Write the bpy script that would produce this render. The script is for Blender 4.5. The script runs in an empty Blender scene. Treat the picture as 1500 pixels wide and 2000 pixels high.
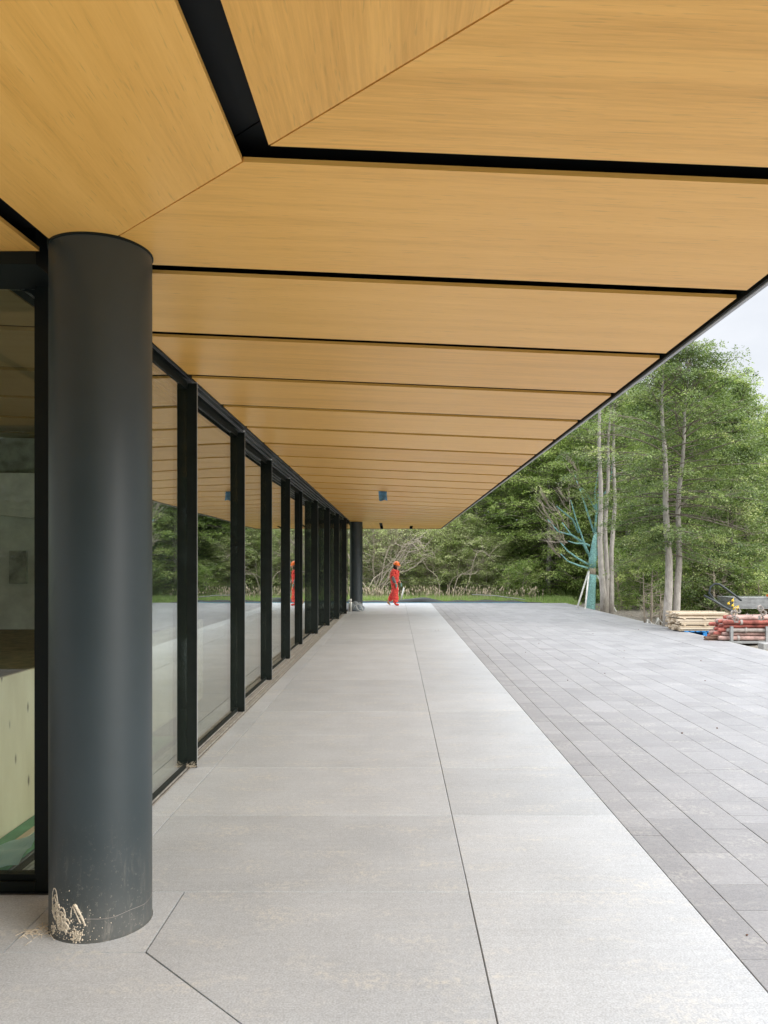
import bpy, bmesh, math, random
import numpy as np
from mathutils import Vector, Matrix
R = math.radians
# ---------------------------------------------------------------- camera, sky, sun, exposure
scene = bpy.context.scene
col = scene.collection
EYE = 1.70
cd = bpy.data.cameras.new("camera"); cam = bpy.data.objects.new("camera", cd); col.objects.link(cam)
cam.location = (0, 0, EYE); cam.rotation_euler = (R(90), 0, 0)
cd.sensor_fit = 'HORIZONTAL'; cd.sensor_width = 36; cd.lens = 36.0
cd.shift_x = -24 / 1500; cd.shift_y = 99.5 / 1500
cd.clip_start = 0.05; cd.clip_end = 1500
scene.camera = cam
world = bpy.data.worlds.new("World"); scene.world = world; world.use_nodes = True
wn = world.node_tree; wn.nodes.clear()
SUN_EL, SUN_AZ = 28, 122      # azimuth from +Y towards +X
def wnode(t, **k):
    n = wn.nodes.new(t)
    for a, b in k.items(): setattr(n, a, b)
    return n
sky = wnode('ShaderNodeTexSky', sky_type='NISHITA', sun_disc=False)
sky.sun_elevation = R(SUN_EL); sky.sun_rotation = R(SUN_AZ); sky.air_density = 1.2; sky.dust_density = 3.0
tc = wnode('ShaderNodeTexCoord'); mp = wnode('ShaderNodeMapping'); mp.inputs['Scale'].default_value = (1, 1, 2.6)
ns = wnode('ShaderNodeTexNoise'); ns.inputs['Scale'].default_value = 2.2; ns.inputs['Detail'].default_value = 7; ns.inputs['Roughness'].default_value = .55
cr = wnode('ShaderNodeValToRGB')
cr.color_ramp.elements[0].position = .36; cr.color_ramp.elements[0].color = (.90, .90, .90, 1)
cr.color_ramp.elements[1].position = .60; cr.color_ramp.elements[1].color = (1, 1, 1, 1)
mix = wnode('ShaderNodeMix', data_type='RGBA')
mix.inputs[7].default_value = (11.0, 11.2, 11.6, 1)          # thin bright overcast
bg = wnode('ShaderNodeBackground'); bg.inputs['Strength'].default_value = 0.12
wo = wnode('ShaderNodeOutputWorld')
L = wn.links.new
L(tc.outputs['Generated'], mp.inputs['Vector']); L(mp.outputs['Vector'], ns.inputs['Vector']); L(ns.outputs['Fac'], cr.inputs['Fac'])
spx = wnode('ShaderNodeSeparateXYZ'); L(tc.outputs['Generated'], spx.inputs[0])
gr = wnode('ShaderNodeValToRGB'); gr.color_ramp.elements[0].position = .33; gr.color_ramp.elements[0].color = (.315, .318, .322, 1)   # overcast: zenith brighter than horizon
gr.color_ramp.elements[1].position = .66; gr.color_ramp.elements[1].color = (1, 1, 1, 1)
cl = wnode('ShaderNodeValToRGB'); cl.color_ramp.elements[0].position = .35; cl.color_ramp.elements[0].color = (.88, .895, .92, 1); cl.color_ramp.elements[1].position = .62; cl.color_ramp.elements[1].color = (1.0, 1.0, 1.0, 1)
L(ns.outputs['Fac'], cl.inputs['Fac']); mk_ = wnode('ShaderNodeMix', data_type='RGBA', blend_type='MULTIPLY'); mk_.inputs[0].default_value = 1
mg = wnode('ShaderNodeMix', data_type='RGBA', blend_type='MULTIPLY'); mg.inputs[0].default_value = 1
L(cr.outputs['Color'], mix.inputs[0]); L(sky.outputs['Color'], mix.inputs[6]); L(mix.outputs[2], mk_.inputs[6]); L(cl.outputs['Color'], mk_.inputs[7]); L(mk_.outputs[2], mg.inputs[6]); L(spx.outputs['Z'], gr.inputs['Fac']); L(gr.outputs['Color'], mg.inputs[7]); L(mg.outputs[2], bg.inputs['Color']); L(bg.outputs['Background'], wo.inputs['Surface'])
sd = bpy.data.lights.new("sun", 'SUN'); sun = bpy.data.objects.new("sun", sd); col.objects.link(sun)
sd.energy = 1.35; sd.angle = R(36); sd.color = (1, .96, .9)
dvec = Vector((math.sin(R(SUN_AZ)) * math.cos(R(SUN_EL)), math.cos(R(SUN_AZ)) * math.cos(R(SUN_EL)), math.sin(R(SUN_EL))))
sun.rotation_euler = dvec.to_track_quat('Z', 'Y').to_euler(); sun.location = dvec * 60
scene.view_settings.view_transform = 'Standard'; scene.view_settings.look = 'None'
scene.view_settings.exposure = 1.27; scene.view_settings.gamma = 1
try:
    scene.cycles.max_bounces = 10; scene.cycles.diffuse_bounces = 6; scene.cycles.transparent_max_bounces = 24
except Exception: pass

# ---------------------------------------------------------------- helpers
def P(px, py, Y):            # photo pixel + distance -> point
    return Vector(((px - 774) / 1500 * Y, Y, EYE - (py - 1099.5) / 1500 * Y))
def tag(o, label=None, cat=None, group=None, kind=None):
    if label: o['label'] = label
    if cat: o['category'] = cat
    if group: o['group'] = group
    if kind: o['kind'] = kind
    return o
def empty(name, loc=(0, 0, 0), rz=0):
    o = bpy.data.objects.new(name, None); col.objects.link(o); o.location = loc; o.rotation_euler = (0, 0, rz); o.empty_display_size = .2
    return o
def link(name, me, m=None, parent=None, loc=None):
    o = bpy.data.objects.new(name, me); col.objects.link(o)
    if m is not None and len(me.materials) == 0: me.materials.append(m)
    if parent is not None: o.parent = parent
    if loc is not None: o.location = loc
    return o
def np_mesh(name, verts, faces_flat, loop_tot, smooth=False, tone=None):
    me = bpy.data.meshes.new(name)
    verts = np.asarray(verts, dtype=np.float32).reshape(-1, 3)
    ff = np.asarray(faces_flat, dtype=np.int32).ravel(); lt = np.asarray(loop_tot, dtype=np.int32)
    me.vertices.add(len(verts)); me.vertices.foreach_set('co', verts.ravel())
    me.loops.add(len(ff)); me.loops.foreach_set('vertex_index', ff)
    me.polygons.add(len(lt)); ls = np.zeros(len(lt), dtype=np.int32); ls[1:] = np.cumsum(lt)[:-1]
    me.polygons.foreach_set('loop_start', ls); me.polygons.foreach_set('loop_total', lt)
    me.polygons.foreach_set('use_smooth', np.full(len(lt), bool(smooth)))
    if tone is not None:
        a = me.attributes.new('tone', 'FLOAT', 'FACE'); a.data.foreach_set('value', np.asarray(tone, dtype=np.float32))
    me.update(calc_edges=True); me.validate()
    return me
class MB:
    def __init__(s): s.v = []; s.f = []; s.t = []; s.sm = False
    def add(s, vs, fs, tone=0.5):
        n = len(s.v); s.v += [tuple(v) for v in vs]
        for f in fs: s.f.append([i + n for i in f]); s.t.append(tone)
    def box(s, a, b, tone=.5, M=None):
        x0, y0, z0 = a; x1, y1, z1 = b
        vs = [Vector(p) for p in ((x0,y0,z0),(x1,y0,z0),(x1,y1,z0),(x0,y1,z0),(x0,y0,z1),(x1,y0,z1),(x1,y1,z1),(x0,y1,z1))]
        if M is not None: vs = [M @ v for v in vs]
        s.add(vs, [(0,3,2,1),(4,5,6,7),(0,1,5,4),(1,2,6,5),(2,3,7,6),(3,0,4,7)], tone)
    def bevbox(s, a, b, c=.004, tone=.5, M=None):      # box with chamfered top edges
        x0, y0, z0 = a; x1, y1, z1 = b
        vs = [(x0,y0,z0),(x1,y0,z0),(x1,y1,z0),(x0,y1,z0),(x0,y0,z1-c),(x1,y0,z1-c),(x1,y1,z1-c),(x0,y1,z1-c),
              (x0+c,y0+c,z1),(x1-c,y0+c,z1),(x1-c,y1-c,z1),(x0+c,y1-c,z1)]
        vs = [Vector(v) for v in vs]
        if M is not None: vs = [M @ v for v in vs]
        s.add(vs, [(0,3,2,1),(0,1,5,4),(1,2,6,5),(2,3,7,6),(3,0,4,7),(4,5,9,8),(5,6,10,9),(6,7,11,10),(7,4,8,11),(8,9,10,11)], tone)
    def prism(s, poly, z0f, z1f, tone=.5):             # polygon (ccw) between two height functions
        n = len(poly)
        vs = [(x, y, z0f(x, y)) for x, y in poly] + [(x, y, z1f(x, y)) for x, y in poly]
        fs = [tuple(reversed(range(n))), tuple(range(n, 2 * n))] + [(i, (i + 1) % n, (i + 1) % n + n, i + n) for i in range(n)]
        s.add(vs, fs, tone)
    def tube(s, pts, rads, n=8, cap=True, tone=.5):
        pts = [Vector(p) for p in pts]
        if not hasattr(rads, '__len__'): rads = [rads] * len(pts)
        base = len(s.v); up = Vector((0, 0, 1)); prev = None
        for i, p in enumerate(pts):
            d = (pts[min(i + 1, len(pts) - 1)] - pts[max(i - 1, 0)])
            d = d.normalized() if d.length > 1e-9 else Vector((0, 0, 1))
            if prev is None:
                a = d.cross(up if abs(d.z) < .9 else Vector((1, 0, 0))).normalized()
            else:
                a = (prev - d * prev.dot(d)); a = a.normalized() if a.length > 1e-6 else d.orthogonal().normalized()
            prev = a; b = d.cross(a)
            for k in range(n):
                t = 2 * math.pi * k / n
                s.v.append(tuple(p + (a * math.cos(t) + b * math.sin(t)) * rads[i]))
        for i in range(len(pts) - 1):
            for k in range(n):
                q = base + i * n; k2 = (k + 1) % n
                s.f.append([q + k, q + k2, q + n + k2, q + n + k]); s.t.append(tone)
        if cap:
            s.f.append([base + k for k in reversed(range(n))]); s.t.append(tone)
            e = base + (len(pts) - 1) * n; s.f.append([e + k for k in range(n)]); s.t.append(tone)
    def lathe(s, prof, c=(0, 0, 0), n=32, tone=.5):     # prof: (r,z) list, bottom to top
        base = len(s.v)
        for r, z in prof:
            for k in range(n):
                t = 2 * math.pi * k / n; s.v.append((c[0] + r * math.cos(t), c[1] + r * math.sin(t), c[2] + z))
        for i in range(len(prof) - 1):
            for k in range(n):
                q = base + i * n; k2 = (k + 1) % n
                s.f.append([q + k, q + k2, q + n + k2, q + n + k]); s.t.append(tone)
        s.f.append([base + k for k in reversed(range(n))]); s.t.append(tone)
        e = base + (len(prof) - 1) * n; s.f.append([e + k for k in range(n)]); s.t.append(tone)
    def mesh(s, name, smooth=False):
        fl = [i for f in s.f for i in f]
        me = np_mesh(name, s.v, fl, [len(f) for f in s.f], smooth, s.t)
        return me
    def build(s, name, m, parent=None, smooth=False, angle=None):
        me = s.mesh(name, smooth)
        if smooth and angle is not None:
            me.set_sharp_from_angle(angle=R(angle))
        return link(name, me, m, parent)

# ---------------------------------------------------------------- materials
def mat(name):
    m = bpy.data.materials.new(name); m.use_nodes = True
    nt = m.node_tree; b = nt.nodes['Principled BSDF']
    return m, nt, b
def N(nt, t, **k):
    n = nt.nodes.new(t)
    for a, b in k.items(): setattr(n, a, b)
    return n
def ramp(nt, stops):
    r = N(nt, 'ShaderNodeValToRGB'); e = r.color_ramp.elements
    while len(e) < len(stops): e.new(.5)
    for i, (p, c) in enumerate(stops):
        e[i].position = p; e[i].color = (*c, 1) if len(c) == 3 else c
    return r
def noise(nt, vec, scale, detail=4, rough=.5, mscale=None, rot=None):
    if mscale is not None or rot is not None:
        mpn = N(nt, 'ShaderNodeMapping')
        if mscale: mpn.inputs['Scale'].default_value = mscale
        if rot: mpn.inputs['Rotation'].default_value = rot
        nt.links.new(vec, mpn.inputs['Vector']); vec = mpn.outputs['Vector']
    n = N(nt, 'ShaderNodeTexNoise'); n.inputs['Scale'].default_value = scale; n.inputs['Detail'].default_value = detail; n.inputs['Roughness'].default_value = rough
    nt.links.new(vec, n.inputs['Vector']); return n
def mixc(nt, fac, a, b, mode='MIX'):
    m = N(nt, 'ShaderNodeMix', data_type='RGBA', blend_type=mode)
    for sock, v in ((0, fac), (6, a), (7, b)):
        if isinstance(v, (int, float)): m.inputs[sock].default_value = v
        elif isinstance(v, tuple): m.inputs[sock].default_value = (*v, 1)
        else: nt.links.new(v, m.inputs[sock])
    return m.outputs[2]
def math_(nt, op, a, b=None, c=None, clamp=False):
    m = N(nt, 'ShaderNodeMath', operation=op); m.use_clamp = clamp
    for i, v in enumerate((a, b, c)):
        if v is None: continue
        if isinstance(v, (int, float)): m.inputs[i].default_value = v
        else: nt.links.new(v, m.inputs[i])
    return m.outputs[0]
def bump(nt, b, h, s=.3, d=.01):
    bn = N(nt, 'ShaderNodeBump'); bn.inputs['Strength'].default_value = s; bn.inputs['Distance'].default_value = d
    nt.links.new(h, bn.inputs['Height']); nt.links.new(bn.outputs['Normal'], b.inputs['Normal'])
def objc(nt): return N(nt, 'ShaderNodeTexCoord').outputs['Object']
def simple(name, c, rough=.6, metal=0, var=.25, scale=8, bumps=0.0, spec=.5):
    m, nt, b = mat(name); v = objc(nt)
    n = noise(nt, v, scale, 6, .6)
    k = ramp(nt, [(.3, tuple(x * (1 - var) for x in c)), (.7, tuple(min(1, x * (1 + var)) for x in c))])
    nt.links.new(n.outputs['Fac'], k.inputs['Fac']); nt.links.new(k.outputs['Color'], b.inputs['Base Color'])
    b.inputs['Roughness'].default_value = rough; b.inputs['Metallic'].default_value = metal; b.inputs['Specular IOR Level'].default_value = spec
    if bumps: bump(nt, b, n.outputs['Fac'], bumps, .01)
    return m
def wood_mat(name, along, base=(.90, .488, .115)):
    m, nt, b = mat(name); v = objc(nt)
    sc = {'x': (.10, 9.0, 9.0), 'y': (9.0, .10, 9.0)}[along]
    sf = {'x': (.8, 75, 75), 'y': (75, .8, 75)}[along]
    n1 = noise(nt, v, 1.0, 5, .55, mscale=sc); n2 = noise(nt, v, 1.0, 6, .7, mscale=sf); n3 = noise(nt, v, .35, 3, .5)
    fl = noise(nt, v, 1.0, 2, .5, mscale={'x': (7, 120, 120), 'y': (120, 7, 120)}[along])
    k = ramp(nt, [(.30, tuple(x * y for x, y in zip(base, (.80, .75, .64)))), (.5, base), (.72, tuple(x * y for x, y in zip(base, (1.10, 1.15, 1.28))))])
    s = math_(nt, 'ADD', math_(nt, 'MULTIPLY', n1.outputs['Fac'], .5), math_(nt, 'MULTIPLY', n2.outputs['Fac'], .5))
    oi = N(nt, 'ShaderNodeObjectInfo')
    s = math_(nt, 'ADD', s, math_(nt, 'MULTIPLY', math_(nt, 'SUBTRACT', oi.outputs['Random'], .5), .15))
    s = math_(nt, 'ADD', s, math_(nt, 'MULTIPLY', math_(nt, 'SUBTRACT', n3.outputs['Fac'], .5), .25))
    nt.links.new(s, k.inputs['Fac'])
    fk = ramp(nt, [(.62, (0, 0, 0)), (.72, (1, 1, 1))]); nt.links.new(fl.outputs['Fac'], fk.inputs['Fac'])
    c = mixc(nt, math_(nt, 'MULTIPLY', fk.outputs['Color'], .38), k.outputs['Color'], tuple(x * .55 for x in base))
    nt.links.new(c, b.inputs['Base Color']); b.inputs['Roughness'].default_value = .36; b.inputs['Specular IOR Level'].default_value = .5
    bump(nt, b, n2.outputs['Fac'], .08, .002)
    return m
def glass_mat(name, tint=(.62, .74, .66), f0=.07, pw=3.6):
    m = bpy.data.materials.new(name); m.use_nodes = True; nt = m.node_tree; nt.nodes.clear()
    o = N(nt, 'ShaderNodeOutputMaterial'); mx = N(nt, 'ShaderNodeMixShader')
    tr = N(nt, 'ShaderNodeBsdfTransparent'); tr.inputs['Color'].default_value = (*tint, 1)
    gl = N(nt, 'ShaderNodeBsdfGlossy'); gl.inputs['Roughness'].default_value = 0.0; gl.inputs['Color'].default_value = (.95, .97, .95, 1)
    lw = N(nt, 'ShaderNodeLayerWeight'); lw.inputs['Blend'].default_value = .5
    f = math_(nt, 'ADD', math_(nt, 'MULTIPLY', math_(nt, 'POWER', lw.outputs['Facing'], pw), 1 - f0), f0, clamp=True)
    v = objc(nt)                                            # faint roller-wave distortion of toughened panes
    n = noise(nt, v, 1.0, 1, .4, mscale=(1, .6, 1.6))
    bn = N(nt, 'ShaderNodeBump'); bn.inputs['Strength'].default_value = .035; bn.inputs['Distance'].default_value = .05
    nt.links.new(n.outputs['Fac'], bn.inputs['Height']); nt.links.new(bn.outputs['Normal'], gl.inputs['Normal'])
    nt.links.new(f, mx.inputs[0]); nt.links.new(tr.outputs[0], mx.inputs[1]); nt.links.new(gl.outputs[0], mx.inputs[2]); nt.links.new(mx.outputs[0], o.inputs['Surface'])
    return m
def stone_mat(name, c1, c2, stain=(.62, .55, .42), stain_amt=.35, rough=.55, speck=.12):
    m, nt, b = mat(name); v = objc(nt)
    at = N(nt, 'ShaderNodeAttribute', attribute_name='tone')
    base = mixc(nt, at.outputs['Fac'], c1, c2)
    fine = noise(nt, v, 120, 2, .6); med = noise(nt, v, 30, 5, .7); big = noise(nt, v, 1.8, 6, .65)
    st = noise(nt, v, 1.0, 6, .62, mscale=(2.2, 5.0, 1)); streak = noise(nt, v, 1.0, 3, .5, mscale=(1.5, 28, 1))
    f = math_(nt, 'ADD', math_(nt, 'MULTIPLY', math_(nt, 'SUBTRACT', fine.outputs['Fac'], .5), speck * 7), 1.0)
    f = math_(nt, 'ADD', f, math_(nt, 'MULTIPLY', math_(nt, 'SUBTRACT', med.outputs['Fac'], .5), speck * 3.4))
    f = math_(nt, 'ADD', f, math_(nt, 'MULTIPLY', math_(nt, 'SUBTRACT', big.outputs['Fac'], .5), .38))
    f = math_(nt, 'ADD', f, math_(nt, 'MULTIPLY', math_(nt, 'SUBTRACT', streak.outputs['Fac'], .5), .14))
    cm = N(nt, 'ShaderNodeVectorMath', operation='SCALE'); nt.links.new(base, cm.inputs[0]); nt.links.new(f, cm.inputs['Scale'])
    sk = ramp(nt, [(.50, (0, 0, 0)), (.66, (1, 1, 1))]); nt.links.new(st.outputs['Fac'], sk.inputs['Fac'])
    sk2 = ramp(nt, [(.45, (0, 0, 0)), (.62, (1, 1, 1))]); nt.links.new(med.outputs['Fac'], sk2.inputs['Fac'])
    sf = math_(nt, 'MULTIPLY', math_(nt, 'MULTIPLY', sk.outputs['Color'], sk2.outputs['Color']), stain_amt)
    c = mixc(nt, sf, cm.outputs[0], stain)
    nt.links.new(c, b.inputs['Base Color']); b.inputs['Roughness'].default_value = rough; b.inputs['Specular IOR Level'].default_value = .4
    bump(nt, b, fine.outputs['Fac'], .25, .002)
    return m
def leaf_mat(name, dark, light, accent=None, trans=.30):
    m = bpy.data.materials.new(name); m.use_nodes = True; nt = m.node_tree; b = nt.nodes['Principled BSDF']; o = nt.nodes['Material Output']
    at = N(nt, 'ShaderNodeAttribute', attribute_name='tone')
    st = [(0.0, dark), (.75, light)] + ([(1.0, accent)] if accent else [])
    k = ramp(nt, st); nt.links.new(at.outputs['Fac'], k.inputs['Fac'])
    nt.links.new(k.outputs['Color'], b.inputs['Base Color']); b.inputs['Roughness'].default_value = .45; b.inputs['Specular IOR Level'].default_value = .45
    t = N(nt, 'ShaderNodeBsdfTranslucent'); nt.links.new(mixc(nt, 1.0, k.outputs['Color'], (1.1, 1.25, .7), 'MULTIPLY'), t.inputs['Color'])
    mx = N(nt, 'ShaderNodeMixShader'); mx.inputs[0].default_value = trans
    nt.links.new(b.outputs[0], mx.inputs[1]); nt.links.new(t.outputs[0], mx.inputs[2]); nt.links.new(mx.outputs[0], o.inputs['Surface'])
    return m
def bark_mat(name, c, c2):
    m, nt, b = mat(name); v = objc(nt)
    n = noise(nt, v, 1, 6, .7, mscale=(22, 22, 5)); n2 = noise(nt, v, 2.5, 4, .6)
    k = ramp(nt, [(.32, c), (.62, c2)]); s = math_(nt, 'ADD', math_(nt, 'MULTIPLY', n.outputs['Fac'], .6), math_(nt, 'MULTIPLY', n2.outputs['Fac'], .4))
    nt.links.new(s, k.inputs['Fac']); nt.links.new(k.outputs['Color'], b.inputs['Base Color']); b.inputs['Roughness'].default_value = .85
    bump(nt, b, n.outputs['Fac'], .6, .03)
    return m
def column_mat():
    m, nt, b = mat("column_paint"); v = objc(nt)
    sep = N(nt, 'ShaderNodeSeparateXYZ'); nt.links.new(v, sep.inputs[0])
    big = noise(nt, v, 3, 5, .6)
    base = ramp(nt, [(.3, (.014, .027, .032)), (.7, (.020, .035, .042))]); nt.links.new(big.outputs['Fac'], base.inputs['Fac'])
    # dried dust, splashes and scratches: the dirt sits on the lowest half metre
    low = math_(nt, 'SUBTRACT', 1.0, math_(nt, 'DIVIDE', sep.outputs['Z'], .62), clamp=True)
    sp = noise(nt, v, 55, 3, .7); sk = ramp(nt, [(.60, (0, 0, 0)), (.66, (1, 1, 1))]); nt.links.new(sp.outputs['Fac'], sk.inputs['Fac'])
    ver = noise(nt, v, 1, 5, .75, mscale=(30, 30, 5)); vk = ramp(nt, [(.56, (0, 0, 0)), (.72, (1, 1, 1))]); nt.links.new(ver.outputs['Fac'], vk.inputs['Fac'])
    f = math_(nt, 'MULTIPLY', math_(nt, 'POWER', low, 1.3), math_(nt, 'ADD', math_(nt, 'MULTIPLY', sk.outputs['Color'], .3), math_(nt, 'MULTIPLY', vk.outputs['Color'], .32)), clamp=True)
    haze = math_(nt, 'MULTIPLY', math_(nt, 'POWER', low, 2), math_(nt, 'MULTIPLY', big.outputs['Fac'], .28))
    sc = noise(nt, v, 1, 4, .8, mscale=(9, 9, 3.2)); sck = ramp(nt, [(.70, (0, 0, 0)), (.76, (1, 1, 1))]); nt.links.new(sc.outputs['Fac'], sck.inputs['Fac'])
    f = math_(nt, 'ADD', math_(nt, 'ADD', f, haze), math_(nt, 'MULTIPLY', sck.outputs['Color'], .12), clamp=True)
    c = mixc(nt, f, base.outputs['Color'], (.42, .38, .32)); nt.links.new(c, b.inputs['Base Color'])
    b.inputs['Specular IOR Level'].default_value = .8
    rr = math_(nt, 'ADD', math_(nt, 'MULTIPLY', f, .4), math_(nt, 'MULTIPLY_ADD', big.outputs['Fac'], .06, .42)); nt.links.new(rr, b.inputs['Roughness'])
    return m
M = {}
M['wood_x'] = wood_mat('oak_veneer_across', 'x'); M['wood_y'] = wood_mat('oak_veneer_along', 'y')
M['wood_in'] = wood_mat('shade_toned_board', 'x', (.26, .19, .08))  # soffit wood with the dimness of the room put into its colour
M['void'] = simple('dark_soffit_void', (.006, .008, .008), .8, 0, .2, 4)
M['black'] = simple('black_aluminium', (.007, .010, .009), .5, .0, .25, 3, spec=.2)
M['fin'] = simple('black_powder_coat', (.009, .013, .011), .5, .0, .3, 6, spec=.2)
M['alu'] = simple('bare_aluminium', (.62, .62, .62), .35, .9, .1, 20)
M['tracksteel'] = simple('dusty_track_steel', (.46, .44, .40), .6, .3, .3, 12)
M['drip'] = simple('pale_drip_edge', (.42, .43, .44), .45, .2, .1, 5)
M['cap'] = simple('white_nylon', (.8, .8, .78), .5)
M['roof'] = simple('roof_membrane', (.12, .12, .12), .8)
M['column'] = column_mat()
M['glass'] = glass_mat('door_glass', (.84, .90, .86), .12, 2.1)
M['glass_corner'] = glass_mat('corner_glass', (.96, .965, .93), .035, 4.0)
M['slab'] = stone_mat('light_stone_slab', (.455, .48, .505), (.515, .54, .565), stain=(.72, .67, .56), stain_amt=.42)
M['paver'] = stone_mat('grey_stone_paver', (.265, .265, .275), (.33, .33, .342), stain=(.60, .58, .53), stain_amt=.42, speck=.09)
M['joint'] = simple('joint_sand', (.15, .147, .14), .9, 0, .3, 40)
M['mud'] = simple('dried_mud', (.66, .58, .46), .95, 0, .3, 60, .3)
M['concrete_dark'] = simple('board_marked_concrete', (.34, .36, .32), .8, 0, .5, 5, .3)
M['concrete'] = simple('pale_concrete', (.66, .69, .63), .8, 0, .22, 3, .2)
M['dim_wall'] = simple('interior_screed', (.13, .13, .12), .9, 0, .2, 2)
M['osb'] = simple('raw_timber_deck', (.22, .17, .09), .8, 0, .4, 9, .2)
M['red'] = simple('red_overall_cloth', (.72, .07, .055), .85, 0, .30, 12, .6)
M['orange'] = simple('orange_helmet_plastic', (.95, .20, .025), .35, 0, .04, 4)
M['skin'] = simple('skin', (.55, .32, .22), .55, 0, .06, 10)
M['hair'] = simple('dark_hair', (.012, .010, .010), .6)
M['greycloth'] = simple('grey_sleeve_cloth', (.16, .17, .17), .85)
M['glove'] = simple('green_glove_rubber', (.14, .30, .26), .6)
M['boot'] = simple('tan_boot', (.55, .35, .2), .7)
M['steel'] = simple('brushed_steel', (.75, .74, .70), .3, .9, .08, 20)
M['bag'] = simple('grey_bag_nylon', (.26, .30, .33), .6, 0, .5, 12, .5)
M['strap'] = simple('pale_strap', (.6, .62, .62), .7)
M['teal'] = simple('teal_wrap', (.20, .40, .38), .75, 0, .55, 26, .9)
M['stake'] = simple('white_painted_stake', (.66, .66, .62), .6)
M['bark'] = bark_mat('pale_bark', (.20, .18, .155), (.50, .465, .42))
M['bark_dark'] = bark_mat('dark_bark', (.05, .042, .034), (.15, .13, .11))
M['twig'] = bark_mat('bare_twig', (.24, .20, .15), (.46, .40, .32))
M['limb'] = bark_mat('limb_bark', (.09, .075, .055), (.22, .19, .15))
M['leaf_a'] = leaf_mat('beech_leaf', (.07, .115, .036), (.28, .355, .125), (.52, .55, .26))
M['leaf_b'] = leaf_mat('fresh_leaf', (.12, .19, .04), (.42, .52, .16), (.66, .70, .30))
M['leaf_c'] = leaf_mat('olive_leaf', (.20, .25, .09), (.55, .60, .28), (.74, .74, .46))
M['leaf_d'] = leaf_mat('dark_leaf', (.05, .09, .03), (.16, .23, .08), (.30, .35, .14))
M['grass'] = leaf_mat('grass_blade', (.20, .30, .08), (.46, .58, .22), (.62, .60, .36))
M['seed'] = simple('pink_seed_head', (.56, .46, .34), .9)
M['tarp'] = simple('black_plastic', (.020, .026, .026), .4)
M['bluepipe'] = simple('blue_pipe', (.10, .27, .36), .45)
M['bluetape'] = simple('blue_masking_sheet', (.13, .33, .56), .6, 0, .3, 14)
M['pine'] = simple('raw_pine_plank', (.60, .49, .34), .75, 0, .25, 10, .2)
M['palletblue'] = simple('blue_pallet_paint', (.02, .22, .55), .6)
M['redpipe'] = simple('dusty_red_paint', (.36, .11, .085), .85, 0, .6, 7, .4)
M['pinkpipe'] = simple('faded_pink_paint', (.44, .29, .25), .9, 0, .5, 7, .4)
M['greypipe'] = simple('cement_crusted_steel', (.36, .32, .29), .8, 0, .35, 12, .4)
M['galv'] = simple('galvanised_steel', (.36, .37, .37), .5, .5)
M['rust'] = simple('rusty_steel', (.16, .09, .06), .85, 0, .4, 20, .4)
M['hose'] = simple('black_hose_rubber', (.03, .04, .045), .45)
M['yellow'] = simple('yellow_plastic', (.85, .55, .03), .5)
M['concblock'] = simple('concrete_block', (.34, .34, .33), .9, 0, .2, 20, .3)
M['greensheet'] = simple('green_floor_sheet', (.10, .30, .17), .55, 0, .25, 6)
M['bluesheet'] = simple('blue_plastic_film', (.32, .62, .74), .35, 0, .15, 4)
def pine_mat():
    m, nt, b = mat('raw_pine'); v = objc(nt); at = N(nt, 'ShaderNodeAttribute', attribute_name='tone')
    n = noise(nt, v, 1, 4, .6, mscale=(3, 30, 30)); k = ramp(nt, [(0, (.34, .27, .18)), (.5, (.58, .48, .35)), (1, (.72, .63, .50))])
    nt.links.new(math_(nt, 'ADD', math_(nt, 'MULTIPLY', at.outputs['Fac'], .7), math_(nt, 'MULTIPLY', n.outputs['Fac'], .35)), k.inputs['Fac']); nt.links.new(k.outputs['Color'], b.inputs['Base Color']); b.inputs['Roughness'].default_value = .8
    return m
M['pine'] = pine_mat()
def gravel_mat():
    m, nt, b = mat('gravel'); v = objc(nt)
    vo = N(nt, 'ShaderNodeTexVoronoi'); vo.inputs['Scale'].default_value = 26; nt.links.new(v, vo.inputs['Vector'])
    k = ramp(nt, [(0, (.09, .078, .062)), (.5, (.20, .175, .14)), (1, (.33, .30, .25))]); nt.links.new(vo.outputs['Color'], k.inputs['Fac'])
    nt.links.new(k.outputs['Color'], b.inputs['Base Color']); b.inputs['Roughness'].default_value = .95; bump(nt, b, vo.outputs['Distance'], .8, .03)
    return m
M['gravel'] = gravel_mat()
def ground_mat():
    m, nt, b = mat('earth_and_moss'); v = objc(nt)
    n = noise(nt, v, .6, 7, .65); k = ramp(nt, [(.35, (.05, .07, .025)), (.6, (.10, .13, .045)), (.8, (.17, .15, .09))])
    nt.links.new(n.outputs['Fac'], k.inputs['Fac']); nt.links.new(k.outputs['Color'], b.inputs['Base Color']); b.inputs['Roughness'].default_value = 1
    bump(nt, b, n.outputs['Fac'], .6, .1); return m
M['ground'] = ground_mat()
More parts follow.
